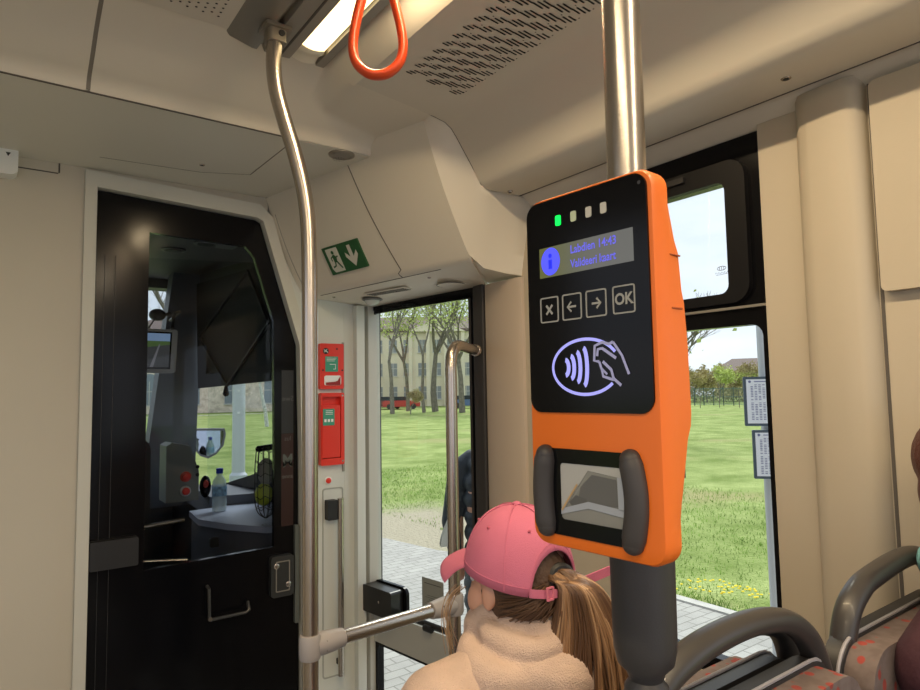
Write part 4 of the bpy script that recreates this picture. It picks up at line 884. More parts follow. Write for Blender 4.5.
for sd in (-1, 1):
    x = .78 + sd * .165
    limb(bm, [(.775 + sd * .075, .865, 1.025), (x + sd * .020, .872, .985), (x + sd * .085, .885, .75), (x - sd * .01, 1.03, .65)], [.060, .082, .070, .042])
# folded hood round the neck
def torus(bm, c, a, b, r, tilt=0, n=28, r2=None):
    pts = []; rs = []
    for k in range(n):
        t = 2 * PI * k / n; pts.append(V(c) + V((a * math.cos(t), b * math.sin(t), tilt * -math.sin(t)))); rs.append(r + (r2 or 0) * max(0, -math.sin(t)))
    tube(bm, pts, rs, 12, closed=True)
torus(bm, (.775, .850, 1.045), .100, .085, .032, 0, r2=.010)
put('coat', fuse(bm, .006, 5), knit, wm)
bm = B()
def roll(zc, yc, ax_, ay_, r, sag, seed, gap=0):
    pts = []; rs = []
    for k in range(40):
        t = 2 * PI * k / 40
        w = .006 * math.sin(3 * t + seed) + .004 * math.sin(7 * t + seed * 2)
        pts.append((.772 + (ax_ + w) * math.cos(t), yc + (ay_ + w) * math.sin(t), zc + sag * math.sin(t) + .005 * math.sin(4 * t + seed))); rs.append(r * (1 + .15 * math.sin(5 * t + seed)))
    tube(bm, pts, rs, 12, closed=True)
roll(1.116, .868, .064, .068, .016, .003, 1); roll(1.090, .860, .084, .086, .025, .006, 2.2); roll(1.050, .850, .112, .100, .032, .010, 4.1)
caps(bm, (.772, .868, 1.095), (.772, .86, 1.03), .060, .11)
put('hood', fuse(bm, .004, 3), knit, wm)
bm = B(); 
for sd in (-1, 1):
    limb(bm, [(.78 + sd * .09, .80, .55), (.78 + sd * .10, 1.22, .545), (.78 + sd * .10, 1.25, .14)], [.098, .075, .058])
put('trousers', fuse(bm, .008), mat('jeans', (.05, .07, .13, 1), .9), wm)
bm = B()
for sd in (-1, 1): limb(bm, [(.78 + sd * .10, 1.235, .055), (.78 + sd * .10, 1.40, .042)], [.050, .040])
put('shoes', fuse(bm, .006), mat('shoe_white', (.6, .6, .6, 1), .6), wm)
# hair under the cap
hairc = (.20, .115, .055, 1)
HM = bpy.data.materials.new('hair_strands'); HM.use_nodes = True; t = HM.node_tree; b = t.nodes['Principled BSDF']; b.inputs['Roughness'].default_value = .42
at = t.nodes.new('ShaderNodeVertexColor'); at.layer_name = 'shade'; rp = t.nodes.new('ShaderNodeValToRGB'); rp.color_ramp.elements[0].color = (.085, .040, .018, 1); rp.color_ramp.elements[1].color = (.62, .42, .25, 1)
e_ = rp.color_ramp.elements.new(.5); e_.color = (.30, .165, .080, 1)
t.links.new(at.outputs[0], rp.inputs[0]); t.links.new(rp.outputs[0], b.inputs['Base Color'])
def strands(name, paths, radii, shades, parent, m_=None):
    bm = B(); lay = bm.loops.layers.color.new('shade')
    for p, r, s in zip(paths, radii, shades):
        n0 = len(bm.faces); tube(bm, p, r, 5); bm.faces.ensure_lookup_table()
        for fc in bm.faces[n0:]:
            for lp_ in fc.loops: lp_[lay] = (s, s, s, 1)
    return put(name, bm, m_ or HM, parent, ang=80)
random.seed(4)
bm = B(); ell(bm, (.768, .872, 1.172), (.074, .090, .095)); ell(bm, (.768, .858, 1.128), (.069, .066, .046)); hb = fuse(bm, .005)
for v in list(hb.verts):
    if v.co.y > .915 and v.co.z < 1.20: v.co.y = .915
put('hair_cap', hb, mat('hair_roots', (.075, .038, .020, 1), .6, bump=.5, bscale=120), wm)
paths = []; rd = []; sh_ = []
for k in range(150):                  # combed hair over the nape towards the tie
    sd = random.choice((-1, 1)); a = random.uniform(.35, 1.5); z = random.uniform(1.122, 1.170)
    p0 = V((.768 + sd * .0735 * math.sin(a), .858 - .075 * math.cos(a), z)); tie = V((.777 + random.uniform(-.01, .01), .795, 1.180 + random.uniform(-.01, .01)))
    m1 = p0.lerp(tie, .5); o = m1 - V((.768, .862, 0)); o.z = 0; m1 = V((.768, .862, 0)) + o.normalized() * .084 + V((0, 0, m1.z))
    paths.append(spline([p0, m1, tie], 5)); rd.append(.0010); sh_.append(random.uniform(.0, .4))
strands('combed_hair', paths, rd, sh_, wm)
paths = []; rd = []; sh_ = []
cen = [V((.772, .803, 1.180)), V((.772, .778, 1.194)), V((.783, .752, 1.180)), V((.795, .750, 1.142)), V((.803, .754, 1.097)), V((.806, .762, 1.045)), V((.805, .770, .985)), V((.80, .77, .91))]
wid = [.010, .021, .032, .047, .064, .080, .088, .060]
for k in range(640):
    a = random.uniform(0, 2 * PI); q = math.sqrt(random.random()) if k % 3 else 1.0; fr = random.gauss(0, .10); ph = random.uniform(0, 6)
    pp = []
    for i, (c_, w_) in enumerate(zip(cen, wid)):
        aa = a + .5 * i * .12 + fr * i * .3
        ax1 = V((.80, -.55, 0)).normalized()                 # broad axis
        ax2 = V((.55, .80, .0)).normalized()
        pp.append(c_ + ax1 * math.cos(aa) * w_ * q * 1.0 + ax2 * math.sin(aa) * w_ * q * .55 + V((0, 0, 1)) * (math.sin(aa) * w_ * .4 if i < 2 else 0) + V((math.sin(ph + i) * .002, 0, 0)))
    n_ = len(pp) if random.random() < .6 else len(pp) - 1
    sp_ = spline(pp[:n_], 4)
    paths.append(sp_); rd.append([.0022] * (len(sp_) - 3) + [.0018, .0012, .0005])
    clump = .5 + .5 * math.sin(a * 5 + q * 2) 
    sh_.append(min(1, max(0, .15 + .65 * clump * random.uniform(.6, 1.2))))
strands('ponytail', paths, rd, sh_, wm)
bm = B(); torus(bm, (.796, .762, 1.162), .017, .006, .009); 
bm.free(); bm = B(); tube(bm, [V((.778, .785, 1.186)) + V((.80, -.2, .0)).normalized() * math.cos(2 * PI * k / 20) * .019 + V((0, .2, 1)).normalized() * math.sin(2 * PI * k / 20) * .019 for k in range(20)], .0085, 8, closed=True); put('hair_tie', bm, blackm, wm)
paths = []
for k in range(16):
    x = .690 + random.uniform(-.008, .008); y0 = .965 + random.uniform(-.012, .02)
    paths.append(spline([(x + .010, y0 - .01, 1.150), (x - .002, y0 + .006, 1.13), (x - .006 + random.uniform(-.004, .004), y0 + .016, 1.09), (x + random.uniform(-.006, .006), y0 + .01, 1.03 + random.uniform(-.02, .02))], 4))
strands('loose_hair', paths, [.0006] * 16, [random.uniform(.8, 1) for k in range(16)], wm)
# cap
cp = wm
capc = V((.766, .880, 1.164)); RX, RY, RZ = .0895, .107, .131
pink = mat('pink_cotton', (.55, .145, .235, 1), .85, bump=.25, bscale=700, vary=.05, vscale=10)
pink2 = mat('pink_seam', (.45, .10, .15, 1), .9)
def crown(az, el, k=1.0):               # az 0 = front (+y), el radians
    z = math.sin(el); w = math.cos(el) ** .82 if el < PI / 2 - 1e-6 else 0
    return capc + V((RX * k * w * math.sin(az), RY * k * w * math.cos(az), RZ * k * z))
def edge(az):
    base = .24 - .24 * (1 - math.cos(az)) / 2
    d_ = abs(PI - (az % (2 * PI))); aw = .60
    if d_ < aw: base = max(base, base + .56 * math.sqrt(1 - (d_ / aw) ** 2))
    return base
rowsc = []
NA = 96
for j in range(17):
    rowsc.append([crown(2 * PI * i / NA, edge(2 * PI * i / NA) + (PI / 2 - edge(2 * PI * i / NA)) * (j / 16) ** .9) for i in range(NA)])
bm = B(); R_ = [[bm.verts.new(p) for p in row] for row in rowsc[:-1]]; apex = bm.verts.new(rowsc[-1][0])
for j in range(len(R_) - 1):
    for i in range(NA): bm.faces.new((R_[j][i], R_[j][(i + 1) % NA], R_[j + 1][(i + 1) % NA], R_[j + 1][i]))
for i in range(NA): bm.faces.new((R_[-1][i], R_[-1][(i + 1) % NA], apex))
cw = put('cap', bm, pink, wm, ang=70); so_ = cw.modifiers.new('s', 'SOLIDIFY'); so_.thickness = .003; so_.offset = 1
bm = B()
for a in (0, PI / 3, 2 * PI / 3, PI, 4 * PI / 3, 5 * PI / 3):
    tube(bm, [crown(a, edge(a) + .02 + (PI / 2 - edge(a) - .02) * j / 14, 1.034) for j in range(15)], .0010, 5)
tube(bm, [crown(2 * PI * i / 80, edge(2 * PI * i / 80) + .10, 1.032) for i in range(80)], .0008, 5, closed=True)
put('cap_seams', bm, pink, cw)
bm = B(); ell(bm, capc + V((0, 0, RZ + .004)), (.008, .008, .005)); put('cap_button', bm, pink, cw)
bm = B()
for a in (PI / 6, PI / 2, 5 * PI / 6, 7 * PI / 6, 3 * PI / 2, 11 * PI / 6): 
    bm = B(); p = crown(a, .85, 1.035); ell(bm, p, (.0028, .0028, .0028), su=8, sv=6); put('eyelet', bm, pink2, cw)
rows_ = []
for j in range(9):
    s = j / 8; row = []
    for i in range(25):
        a = rad(-62 + 124 * i / 24); p = crown(a, edge(a) + .03, 1.01); l = .078 * math.cos(a * .86) ** .8 if abs(a) < 1.8 else 0
        row.append(p + V((math.sin(a) * .25, 1, 0)).normalized() * l * s + V((0, 0, -.006 * s * abs(math.sin(a)) - .022 * s * s - .012 * abs(math.sin(a)) ** 2 * s)))
    rows_.append(row)
bm = B(); slab(bm, rows_, (0, 0, .0035)); put('cap_visor', bm, pink, cw, ang=60)
bm = B(); aw = .64; zz = lambda a: .24 - .24 * (1 - math.cos(a)) / 2
slab(bm, [[crown(PI - aw + 2 * aw * i / 20, zz(PI - aw + 2 * aw * i / 20) + dz, 1.03) for i in range(21)] for dz in (0, .05, .10)], (0, -.002, 0)); put('cap_strap', bm, pink, cw, ang=60)
bm = B(); a_ = PI + .30; q_ = crown(a_, zz(a_) + .06, 1.06); ring(bm, rr(-.008, -.011, .008, .011, .002, 3), rr(-.005, -.008, .005, .008, .001, 3), 0, .002, frame(q_, (1, 0, 0), (0, 0, 1))); put('strap_buckle', bm, mat('buckle_pink', (.70, .20, .28, 1), .4), cw)
bm = B(); slab(bm, [[V((.838, .800, 1.158)) + V((.060, -.012, .012)) * s + V((0, 0, dz)) for s in (0, .25, .5, .75, 1)] for dz in (0, .008, .016)], (.002, -.002, 0)); put('strap_tail', bm, pink, cw)
# --- person in maroon at the right edge, facing the rear
pm = thing('person', 'person in a maroon coat and teal scarf at the right edge', 'person', (1.25, .30, 0))
bm = B(); P_ = head(bm, V((1.30, .325, 1.35)), (-.2, -1, 0), 1.0)
limb(bm, [(1.275, .335, 1.29), (1.26, .33, 1.2)], [.055, .06]); ell(bm, (1.235, .325, 1.02), (.15, .08, .17)); ell(bm, (1.235, .30, .78), (.13, .085, .2)); ell(bm, (1.23, .27, .58), (.16, .13, .10))
for sd in (-1, 1):
    x = 1.235 + sd * .135; limb(bm, [(x - (.02 if sd < 0 else 0), .345, 1.10), (x, .19, .88), (x - sd * .045, -.02, .80)], [.045, .040, .028]); hand(bm, V((x - sd * .045, -.02, .80)), (-sd * .3, -1, -.1), sd)
    limb(bm, [(1.23 + sd * .09, .27, .58), (1.23 + sd * .09, -.12, .56), (1.23 + sd * .09, -.14, .10)], [.085, .062, .042]); limb(bm, [(1.23 + sd * .09, -.12, .05), (1.23 + sd * .09, -.29, .035)], [.04, .03])
put('body', fuse(bm, .007), skin, pm); eyes(P_, pm)
bm = B(); ell(bm, (1.235, .315, 1.02), (.180, .118, .2)); ell(bm, (1.235, .285, .72), (.175, .135, .22))
for sd in (-1, 1):
    x = 1.235 + sd * .135; limb(bm, [(x - sd * .05, .34, 1.15), (x + (.0 if sd > 0 else -.02), .345, 1.10), (x, .20, .88), (x - sd * .04, .01, .80)], [.055, .065, .058, .045])
put('coat', fuse(bm, .007, 4), mat('maroon_coat', (.045, .012, .022, 1), .8, bump=.2, bscale=60), pm)
bm = B(); torus(bm, (1.27, .325, 1.215), .085, .078, .030); torus(bm, (1.275, .325, 1.25), .078, .075, .022)
TM = mat('teal_scarf', (.16, .40, .42, 1), .9, bump=.6, bscale=90, vary=.5, vscale=45); put('scarf', fuse(bm, .006), TM, pm)
bm = B(); ell(bm, (1.315, .340, 1.375), (.098, .108, .095)); ell(bm, (1.30, .36, 1.32), (.092, .075, .08)); hb = fuse(bm, .006)
hv = [v for v in hb.verts if v.co.y < .262 and v.co.z < 1.43]
for v in hv: v.co.y = .262
put('hair', hb, mat('hair_brown', (.085, .022, .010, 1), .5, bump=.5, bscale=150), pm)
bm = B()
for sd in (-1, 1): limb(bm, [(1.23 + sd * .09, .27, .585), (1.23 + sd * .09, -.12, .565), (1.23 + sd * .09, -.14, .14)], [.10, .075, .058])
put('trousers', fuse(bm, .008), blackm, pm)
# --- person waiting outside in a dark quilted coat
po = thing('person', 'person in a long dark quilted coat standing outside behind the door pole', 'person', (2.415, 2.99, -.35))
b0 = V((2.415, 2.99, -.35))
bm = B(); hcO = b0 + V((0, 0, 1.65)); P_ = head(bm, hcO, (.75, .65, 0), 1.0)
limb(bm, [b0 + V((0, 0, 1.57)), b0 + V((0, 0, 1.42))], [.055, .06]); ell(bm, b0 + V((0, 0, 1.2)), (.17, .12, .25)); ell(bm, b0 + V((0, 0, .95)), (.15, .12, .15))
for sd in (-1, 1):
    r_ = V((.6, -.7, 0)).normalized() * sd
    limb(bm, [b0 + r_ * .16 + V((0, 0, 1.40)), b0 + r_ * .22 + V((0, 0, 1.10)), b0 + r_ * .22 + V((.05, .05, .86))], [.05, .042, .03]); hand(bm, b0 + r_ * .22 + V((.05, .05, .86)), (.1, .1, -1), sd)
    limb(bm, [b0 + r_ * .09 + V((0, 0, .90)), b0 + r_ * .09 + V((.02, .02, .48)), b0 + r_ * .09 + V((0, 0, .08))], [.085, .06, .042]); limb(bm, [b0 + r_ * .09 + V((0, 0, .05)), b0 + r_ * .09 + V((.12, .10, .035))], [.045, .035])
put('body', fuse(bm, .009), skin, po); eyes(P_, po)
qm = mat('quilted_navy', (.028, .036, .050, 1), .6, bump=.5, bscale=40)
bm = B()
for k in range(9):
    z = .64 + k * .097; w_ = (.20, .198, .192, .188, .185, .185, .19, .185, .145)[k]; torus(bm, b0 + V((0, 0, z)), w_ * .62, w_ * .56, .062); ell(bm, b0 + V((0, 0, z)), (w_ * .8, w_ * .72, .06))
for sd in (-1, 1):
    r_ = V((.6, -.7, 0)).normalized() * sd; limb(bm, [b0 + r_ * .12 + V((0, 0, 1.45)), b0 + r_ * .20 + V((0, 0, 1.38)), b0 + r_ * .25 + V((0, 0, 1.08)), b0 + r_ * .24 + V((.04, .04, .90))], [.06, .070, .062, .048])
torus(bm, b0 + V((0, 0, 1.53)), .070, .070, .034)
put('coat', fuse(bm, .010, 4), qm, po)
bm = B(); ell(bm, hcO + V((-.012, -.01, .035)), (.086, .092, .09)); hb = fuse(bm, .007)
put('hair', hb, mat('hair_grey', (.14, .12, .10, 1), .7), po)
bm = B()
for sd in (-1, 1):
    r_ = V((.6, -.7, 0)).normalized() * sd; limb(bm, [b0 + r_ * .09 + V((0, 0, .88)), b0 + r_ * .09 + V((0, 0, .10))], [.09, .06])
    limb(bm, [b0 + r_ * .09 + V((0, 0, .06)), b0 + r_ * .09 + V((.12, .10, .045))], [.055, .045])
put('trousers', fuse(bm, .01), blackm, po)
pb = thing('plastic_bag', 'translucent pale carrier bag hanging beside the person outside', 'bag', (2.17, 3.15, .57))
bm = B(); R9 = []
for z, w_ in ((.60, .040), (.62, .055), (.66, .060), (.71, .055), (.76, .040), (.80, .020), (.84, .010)):
    R9.append([V((2.185 + (z - .57) * .20 + w_ * math.cos(t * PI / 8) * (1 + .1 * math.sin(t * 3 + z * 20)), 3.15 - (z - .57) * .15 + w_ * .4 * math.sin(t * PI / 8), z)) for t in range(17)])
grid(bm, R9); bmesh.ops.remove_doubles(bm, verts=bm.verts, dist=.0005); put('bag_body', bm, mat('bag_film', (.62, .63, .60, 1), .3, alpha=.8), pb)

# ------------------------------------------------------------------ outside ground
GZ = -.35
def texmat(name, build):
    M = bpy.data.materials.new(name); M.use_nodes = True; build(M.node_tree, M.node_tree.nodes['Principled BSDF']); return M
def gb(t, b):
    g = t.nodes.new('ShaderNodeTexCoord'); b.inputs['Roughness'].default_value = .95; b.inputs['Specular IOR Level'].default_value = .1
    n = t.nodes.new('ShaderNodeTexNoise'); n.inputs['Scale'].default_value = .8; n.inputs['Detail'].default_value = 12; n.inputs['Roughness'].default_value = .7
    r = t.nodes.new('ShaderNodeValToRGB'); e = r.color_ramp.elements; e[0].position = .38; e[1].position = .66; e[0].color = (.18, .25, .065, 1); e[1].color = (.38, .45, .17, 1)
    n2 = t.nodes.new('ShaderNodeTexNoise'); n2.inputs['Scale'].default_value = .22; n2.inputs['Detail'].default_value = 6
    r2 = t.nodes.new('ShaderNodeValToRGB'); r2.color_ramp.elements[0].position = .58; r2.color_ramp.elements[1].position = .70
    m_ = t.nodes.new('ShaderNodeMixRGB'); m_.inputs[2].default_value = (.34, .33, .15, 1)
    n3 = t.nodes.new('ShaderNodeTexNoise'); n3.inputs['Scale'].default_value = 25; n3.inputs['Detail'].default_value = 3; bp = t.nodes.new('ShaderNodeBump'); bp.inputs['Strength'].default_value = .9; bp.inputs['Distance'].default_value = .06
    # worn bare earth by the path in front of the door
    pos = t.nodes.new('ShaderNodeVectorMath'); pos.operation = 'DISTANCE'; pos.inputs[1].default_value = (4.7, 7.6, GZ)
    nn = t.nodes.new('ShaderNodeMath'); nn.operation = 'MULTIPLY_ADD'; nn.inputs[1].default_value = 1.8
    r3 = t.nodes.new('ShaderNodeValToRGB'); r3.color_ramp.elements[0].position = .28; r3.color_ramp.elements[1].position = .48; r3.color_ramp.elements[0].color = (1, 1, 1, 1); r3.color_ramp.elements[1].color = (0, 0, 0, 1)
    dv = t.nodes.new('ShaderNodeMath'); dv.operation = 'DIVIDE'; dv.inputs[1].default_value = 7
    m2 = t.nodes.new('ShaderNodeMixRGB'); m2.inputs[2].default_value = (.40, .36, .27, 1)
    L = t.links.new
    L(g.outputs['Object'], n.inputs[0]); L(n.outputs[0], r.inputs[0]); L(g.outputs['Object'], n2.inputs[0]); L(n2.outputs[0], r2.inputs[0]); L(r2.outputs[0], m_.inputs[0]); L(r.outputs[0], m_.inputs[1])
    L(g.outputs['Object'], pos.inputs[0]); L(n.outputs[0], nn.inputs[0]); L(pos.outputs['Value'], nn.inputs[2]); L(nn.outputs[0], dv.inputs[0]); L(dv.outputs[0], r3.inputs[0]); L(r3.outputs[0], m2.inputs[0]); L(m_.outputs[0], m2.inputs[1])
    L(m2.outputs[0], b.inputs['Base Color']); L(g.outputs['Object'], n3.inputs[0]); L(n3.outputs[0], bp.inputs['Height']); L(bp.outputs[0], b.inputs['Normal'])
grassm = texmat('lawn', gb)
def pv(t, b):
    g = t.nodes.new('ShaderNodeTexCoord'); br = t.nodes.new('ShaderNodeTexBrick'); br.inputs['Scale'].default_value = 2.6; br.inputs['Color1'].default_value = (.40, .39, .365, 1); br.inputs['Color2'].default_value = (.47, .46, .43, 1); br.inputs['Mortar'].default_value = (.25, .24, .22, 1)
    br.inputs['Mortar Size'].default_value = .014; br.inputs['Brick Width'].default_value = .5; br.inputs['Row Height'].default_value = .25; b.inputs['Roughness'].default_value = .9
    n = t.nodes.new('ShaderNodeTexNoise'); n.inputs['Scale'].default_value = 3; mx = t.nodes.new('ShaderNodeMixRGB'); mx.blend_type = 'MULTIPLY'; mx.inputs[0].default_value = .35
    t.links.new(g.outputs['Object'], br.inputs[0]); t.links.new(g.outputs['Object'], n.inputs[0]); t.links.new(br.outputs[0], mx.inputs[1]); t.links.new(n.outputs[0], mx.inputs[2]); t.links.new(mx.outputs[0], b.inputs['Base Color'])
pavm = texmat('pavers', pv)
bm = B(); rows = []
for j in range(60):
    y = -40 + j * 3.4
    rows.append([V((x, y, GZ - .02 + (.10 * noise.noise(V((x * .2, y * .2, 0))) if x > 5.2 and y < 70 else 0))) for x in [4.97, 5.1] + [5.3 + 2.2 * i for i in range(60)]])
grid(bm, rows); struct('ground_lawn', bm, grassm)
bm = B(); grid(bm, [[V((x, y, GZ - .02)) for x in (-60, -20, 4.97)] for y in (5.0, 40, 160)]); struct('ground_lawn.001', bm, grassm)
bm = B(); prism(bm, [(-2.5, -12), (4.9, -12), (4.9, 5.3), (4.5, 5.9), (4.3, 6.4), (4.15, 7.3), (3.9, 7.9), (-2.5, 8.4)], GZ - .12, GZ); struct('ground_pavement', bm, pavm)
bm = B(); box(bm, 4.90, 5.0, -12, 5.2, GZ - .12, GZ + .015); struct('trim_kerb', bm, mat('kerb', (.45, .44, .41, 1), .9, vary=.15, vscale=8))
bm = B(); box(bm, -60, -2.5, -12, 8.4, GZ - .12, GZ - .03); struct('ground_street', bm, mat('asphalt', (.12, .12, .125, 1), .9))
# grass blades near the kerb: uncountable
random.seed(9); bm = B()
for k in range(26000):
    x = 5.02 + random.random() ** 1.7 * 6; y = random.uniform(.5, 14)
    if (V((x, y, 0)) - V((4.7, 7.6, 0))).length < 1.6 and random.random() < .85: continue
    h = random.uniform(.02, .06); a = random.uniform(0, PI); dx, dy = math.cos(a) * .006, math.sin(a) * .006; z = GZ - .02 + .10 * noise.noise(V((x * .2, y * .2, 0))) * (1 if x > 5.2 else 0)
    bm.faces.new([bm.verts.new((x - dx, y - dy, z)), bm.verts.new((x + dx, y + dy, z)), bm.verts.new((x + random.uniform(-.03, .03), y + random.uniform(-.03, .03), z + h))])
o = put('grass_blades', bm, mat('blade_green', (.22, .36, .06, 1), .8, vary=.5, vscale=3), flat=True); tag(o, 'short green grass growing beyond the kerb', 'grass', kind='stuff')
bm = B()
for k in range(70):
    cxf, cyf = random.choice(((5.25, 3.6), (5.35, 3.3), (5.2, 3.95), (5.5, 3.1))); x = cxf + random.gauss(0, .13); y = cyf + random.gauss(0, .16)
    ell(bm, (max(x, 5.05), y, GZ + .045 + random.uniform(0, .03)), (.014, .014, .006), su=8, sv=4)
o = put('dandelions', bm, mat('yellow_flower', (.85, .65, .02, 1), .8)); tag(o, 'yellow dandelion flowers in the grass by the kerb', 'flowers', kind='stuff')
bm = B(); grid(bm, [[V((x, y, GZ + .02 + .0)) for x in (-6, 8, 24, 34)] for y in (64.5, 65.6)]); struct('path_far', bm, mat('far_path', (.50, .48, .42, 1), .9))

# ------------------------------------------------------------------ bus-stop pole with two timetable cases
bs = thing('stop_pole', 'grey stop pole with two framed timetables beside the platform', 'stop pole', (3.93, 2.12, GZ))
bm = B(); tube(bm, [(3.93, 2.12, GZ), (3.93, 2.12, 3.6)], .034, 20); put('pole', bm, mat('galvanised', (.50, .52, .55, 1), .5, .3), bs)
tu = V((.62, -.78, 0)).normalized(); 
for z0, z1, off in ((1.262, 1.562, -.045), (.945, 1.238, -.008)):
    fT = frame(V((3.775, 2.12, 0)) + tu * (off + .005), tu, V((0, 0, 1)))
    bm = B(); prism(bm, rr(-.01, z0, .25, z1, .006), 0, .02, fT); cs_ = put('timetable_case', bm, mat('case_blue', (.045, .07, .10, 1), .4), bs, bev=.003)
    bm = B(); poly(bm, [(.006, z0 + .016), (.234, z0 + .016), (.234, z1 - .016), (.006, z1 - .016)], fT, .0215); pg = put('timetable_sheet', bm, mat('paper', (.72, .73, .78, 1), .6), cs_, flat=True)
    bm = B()
    n_ = int((z1 - z0 - .07) / .010)
    for k in range(n_):
        if k % 12 == 10: continue
        z = z1 - .05 - k * .010
        for q_ in range(9):
            if (k * 7 + q_ * 3) % 8: stroke(bm, [(.030 + q_ * .022, z), (.030 + q_ * .022 + .014, z)], .004, fT, .023)
    stroke(bm, [(.05, z1 - .030), (.19, z1 - .030)], .005, fT, .023); disc(bm, .026, z1 - .030, .008, fT, .023, 10)
    put('timetable_print', bm, mat('print_blue', (.14, .15, .30, 1), .7), pg, flat=True)

# ------------------------------------------------------------------ overhead-line mast, birch
ms = thing('line_mast', 'pale steel overhead-line mast seen through the cab side window', 'mast', (4.0, 12.9, GZ))
bm = B(); lathe(bm, [(.17, 0), (.17, .3), (.125, .35), (.105, 7.5)], (4.0, 12.9, GZ), (0, 0, 1), 20); put('mast', bm, mat('mast_grey', (.55, .58, .62, 1), .5), ms)
bm = B(); prism(bm, [(-.03, 1.62), (.03, 1.62), (0, 1.575)], 0, .002, frame((3.955, 12.77, 0), (.95, -.3, 0), (0, 0, 1))); box(bm, 3.93, 3.98, 12.77, 12.775, 1.15, 1.19); put('markings', bm, stwhite, ms)
bark = mat('bark', (.17, .15, .12, 1), .95, bump=.6, bscale=12, vary=.3, vscale=5)
barkl = mat('bark_birch', (.55, .55, .52, 1), .9, vary=.5, vscale=14)
leafm = mat('spring_leaves', (.55, .62, .22, 1), .8, vary=.35, vscale=2)
leafb = mat('bush_leaves', (.42, .36, .18, 1), .9, vary=.4, vscale=1)
def tree(loc, h, label, seed, leaves=500, trunk=.22, bmat=bark, lsize=.22, split=.28, depth=4, lean=0, spread=.55, lmat=None, group='park trees', cat='tree', name='tree'):
    random.seed(seed); t_ = thing(name, label, cat, loc, group); bm = B(); tips = []
    def grow(p, d, L, r, lv):
        pts = [p]; q = p; dd = d.copy()
        for k in range(3):
            dd = (dd + V((random.uniform(-.16, .16), random.uniform(-.16, .16), random.uniform(-.03, .10)))).normalized(); q = q + dd * L / 3; pts.append(q)
        r1 = r * .62; tube(bm, pts, [r, r * .86, r * .74, r1], 6 if lv < 2 else 4, cap=False)
        if lv >= depth:
            tips.append((pts[-1], dd)); tips.append((pts[1], dd)); return
        if lv >= depth - 1: tips.append((pts[-1], dd))
        for k in range(random.choice((2, 3, 3))):
            a = random.uniform(0, 2 * PI); e = V((math.cos(a), math.sin(a), 0)); nd = (dd * 1.0 + e * random.uniform(spread * .6, spread * 1.3) + V((0, 0, .15))).normalized(); grow(pts[-1], nd, L * random.uniform(.62, .86), r1 * .85, lv + 1)
        if lv > 0:
            a = random.uniform(0, 2 * PI); nd = (dd * .7 + V((math.cos(a), math.sin(a), 0)) * .8).normalized(); grow(pts[2], nd, L * .55, r1 * .5, lv + 1)
    grow(V(loc), V((lean, 0, 1)).normalized(), h * split, trunk, 0)
    put('trunk_and_branches', bm, bmat, t_)
    if leaves and tips:
        bm = B()
        for k in range(leaves * 4):
            p, d = random.choice(tips); p = p + V((random.gauss(0, .45), random.gauss(0, .45), random.gauss(0, .4))) * (h / 14)
            s = lsize * .6 * random.uniform(.5, 1.2); a = V((random.uniform(-1, 1), random.uniform(-1, 1), random.uniform(-1, 1))).normalized() * s; b2 = a.cross(V((random.random(), random.random(), random.random()))).normalized() * s
            bm.faces.new([bm.verts.new(p), bm.verts.new(p + a), bm.verts.new(p + a * .6 + b2), bm.verts.new(p + b2 * .8 - a * .2)])
        put('foliage', bm, lmat or leafm, t_, flat=True)
    return t_
# positions by compass direction (degrees from +y towards +x) and distance from the camera
def at(deg, dist): return (math.sin(rad(deg)) * dist, math.cos(rad(deg)) * dist, GZ)
tree(at(30.2, 58), 17, 'leftmost tree seen through the entrance door glass', 11, 420, .25)
tree(at(31.6, 66), 18, 'second tree from the left in the entrance door glass', 12, 520, .25, lsize=.25)
tree(at(33.0, 60), 19, 'thin tree left of the middle of the entrance door glass', 13, 380, .20)
tree(at(34.0, 62), 20, 'forked tree in the middle of the entrance door glass', 14, 520, .36, lean=.05)
tree(at(35.4, 64), 18, 'tree right of the middle of the entrance door glass', 15, 480, .28)
tree(at(36.4, 58), 17, 'tree just left of the door grab pole in the glass', 16, 460, .32)
tree(at(37.6, 60), 18, 'rightmost tree behind the person outside', 17, 560, .26, lsize=.25)
tree(at(19.5, 40), 9, 'white-barked thin birch right of the mast in the cab window', 18, 60, .13, bmat=barkl, depth=3)
tree(at(20.6, 66), 11, 'tree trunk before the brick building in the cab window', 19, 0, .45, depth=3)
tree(at(31.8, 56), 3.0, 'rounded leafy bush at the lawn edge in the door glass', 20, 900, .06, lsize=.12, split=.25, spread=.9, lmat=leafb, cat='bush', name='bush')
tree(at(12.6, 26), 9, 'bare tree seen through the cab windscreen', 27, 0, .2, depth=5)
tree(at(53.6, 24), 6.0, 'bare tree overhanging the right window from the left', 21, 30, .16, depth=5, spread=.75)
tree(at(65.8, 20), 6.6, 'bare tree overhanging the right window from the right', 22, 30, .16, depth=5, spread=.75, lean=-.1)
adj = ('tallest', 'pale', 'thin', 'wide', 'leafy', 'low', 'round', 'dense', 'forked', 'ragged', 'crowded', 'brownish', 'slender', 'bushy', 'spreading', 'hindmost')
ordn = ('first', 'second', 'third', 'fourth', 'fifth', 'sixth', 'seventh', 'eighth', 'ninth', 'tenth', 'eleventh', 'twelfth', 'thirteenth', 'fourteenth', 'fifteenth', 'sixteenth')
for k in range(16):
    tree(at(52.5 + k * .95, 84 + (k * 37 % 13)), 6.2 + (k * 13 % 5) * .6, adj[k] + ' tree of the distant row beyond the right window fence, ' + ordn[k] + ' from the left', 40 + k, 500, .10, lsize=.26, split=.2, depth=4, spread=.95, lmat=leafb if k % 3 else leafm, group='distant trees')
random.seed(77); bm = B()
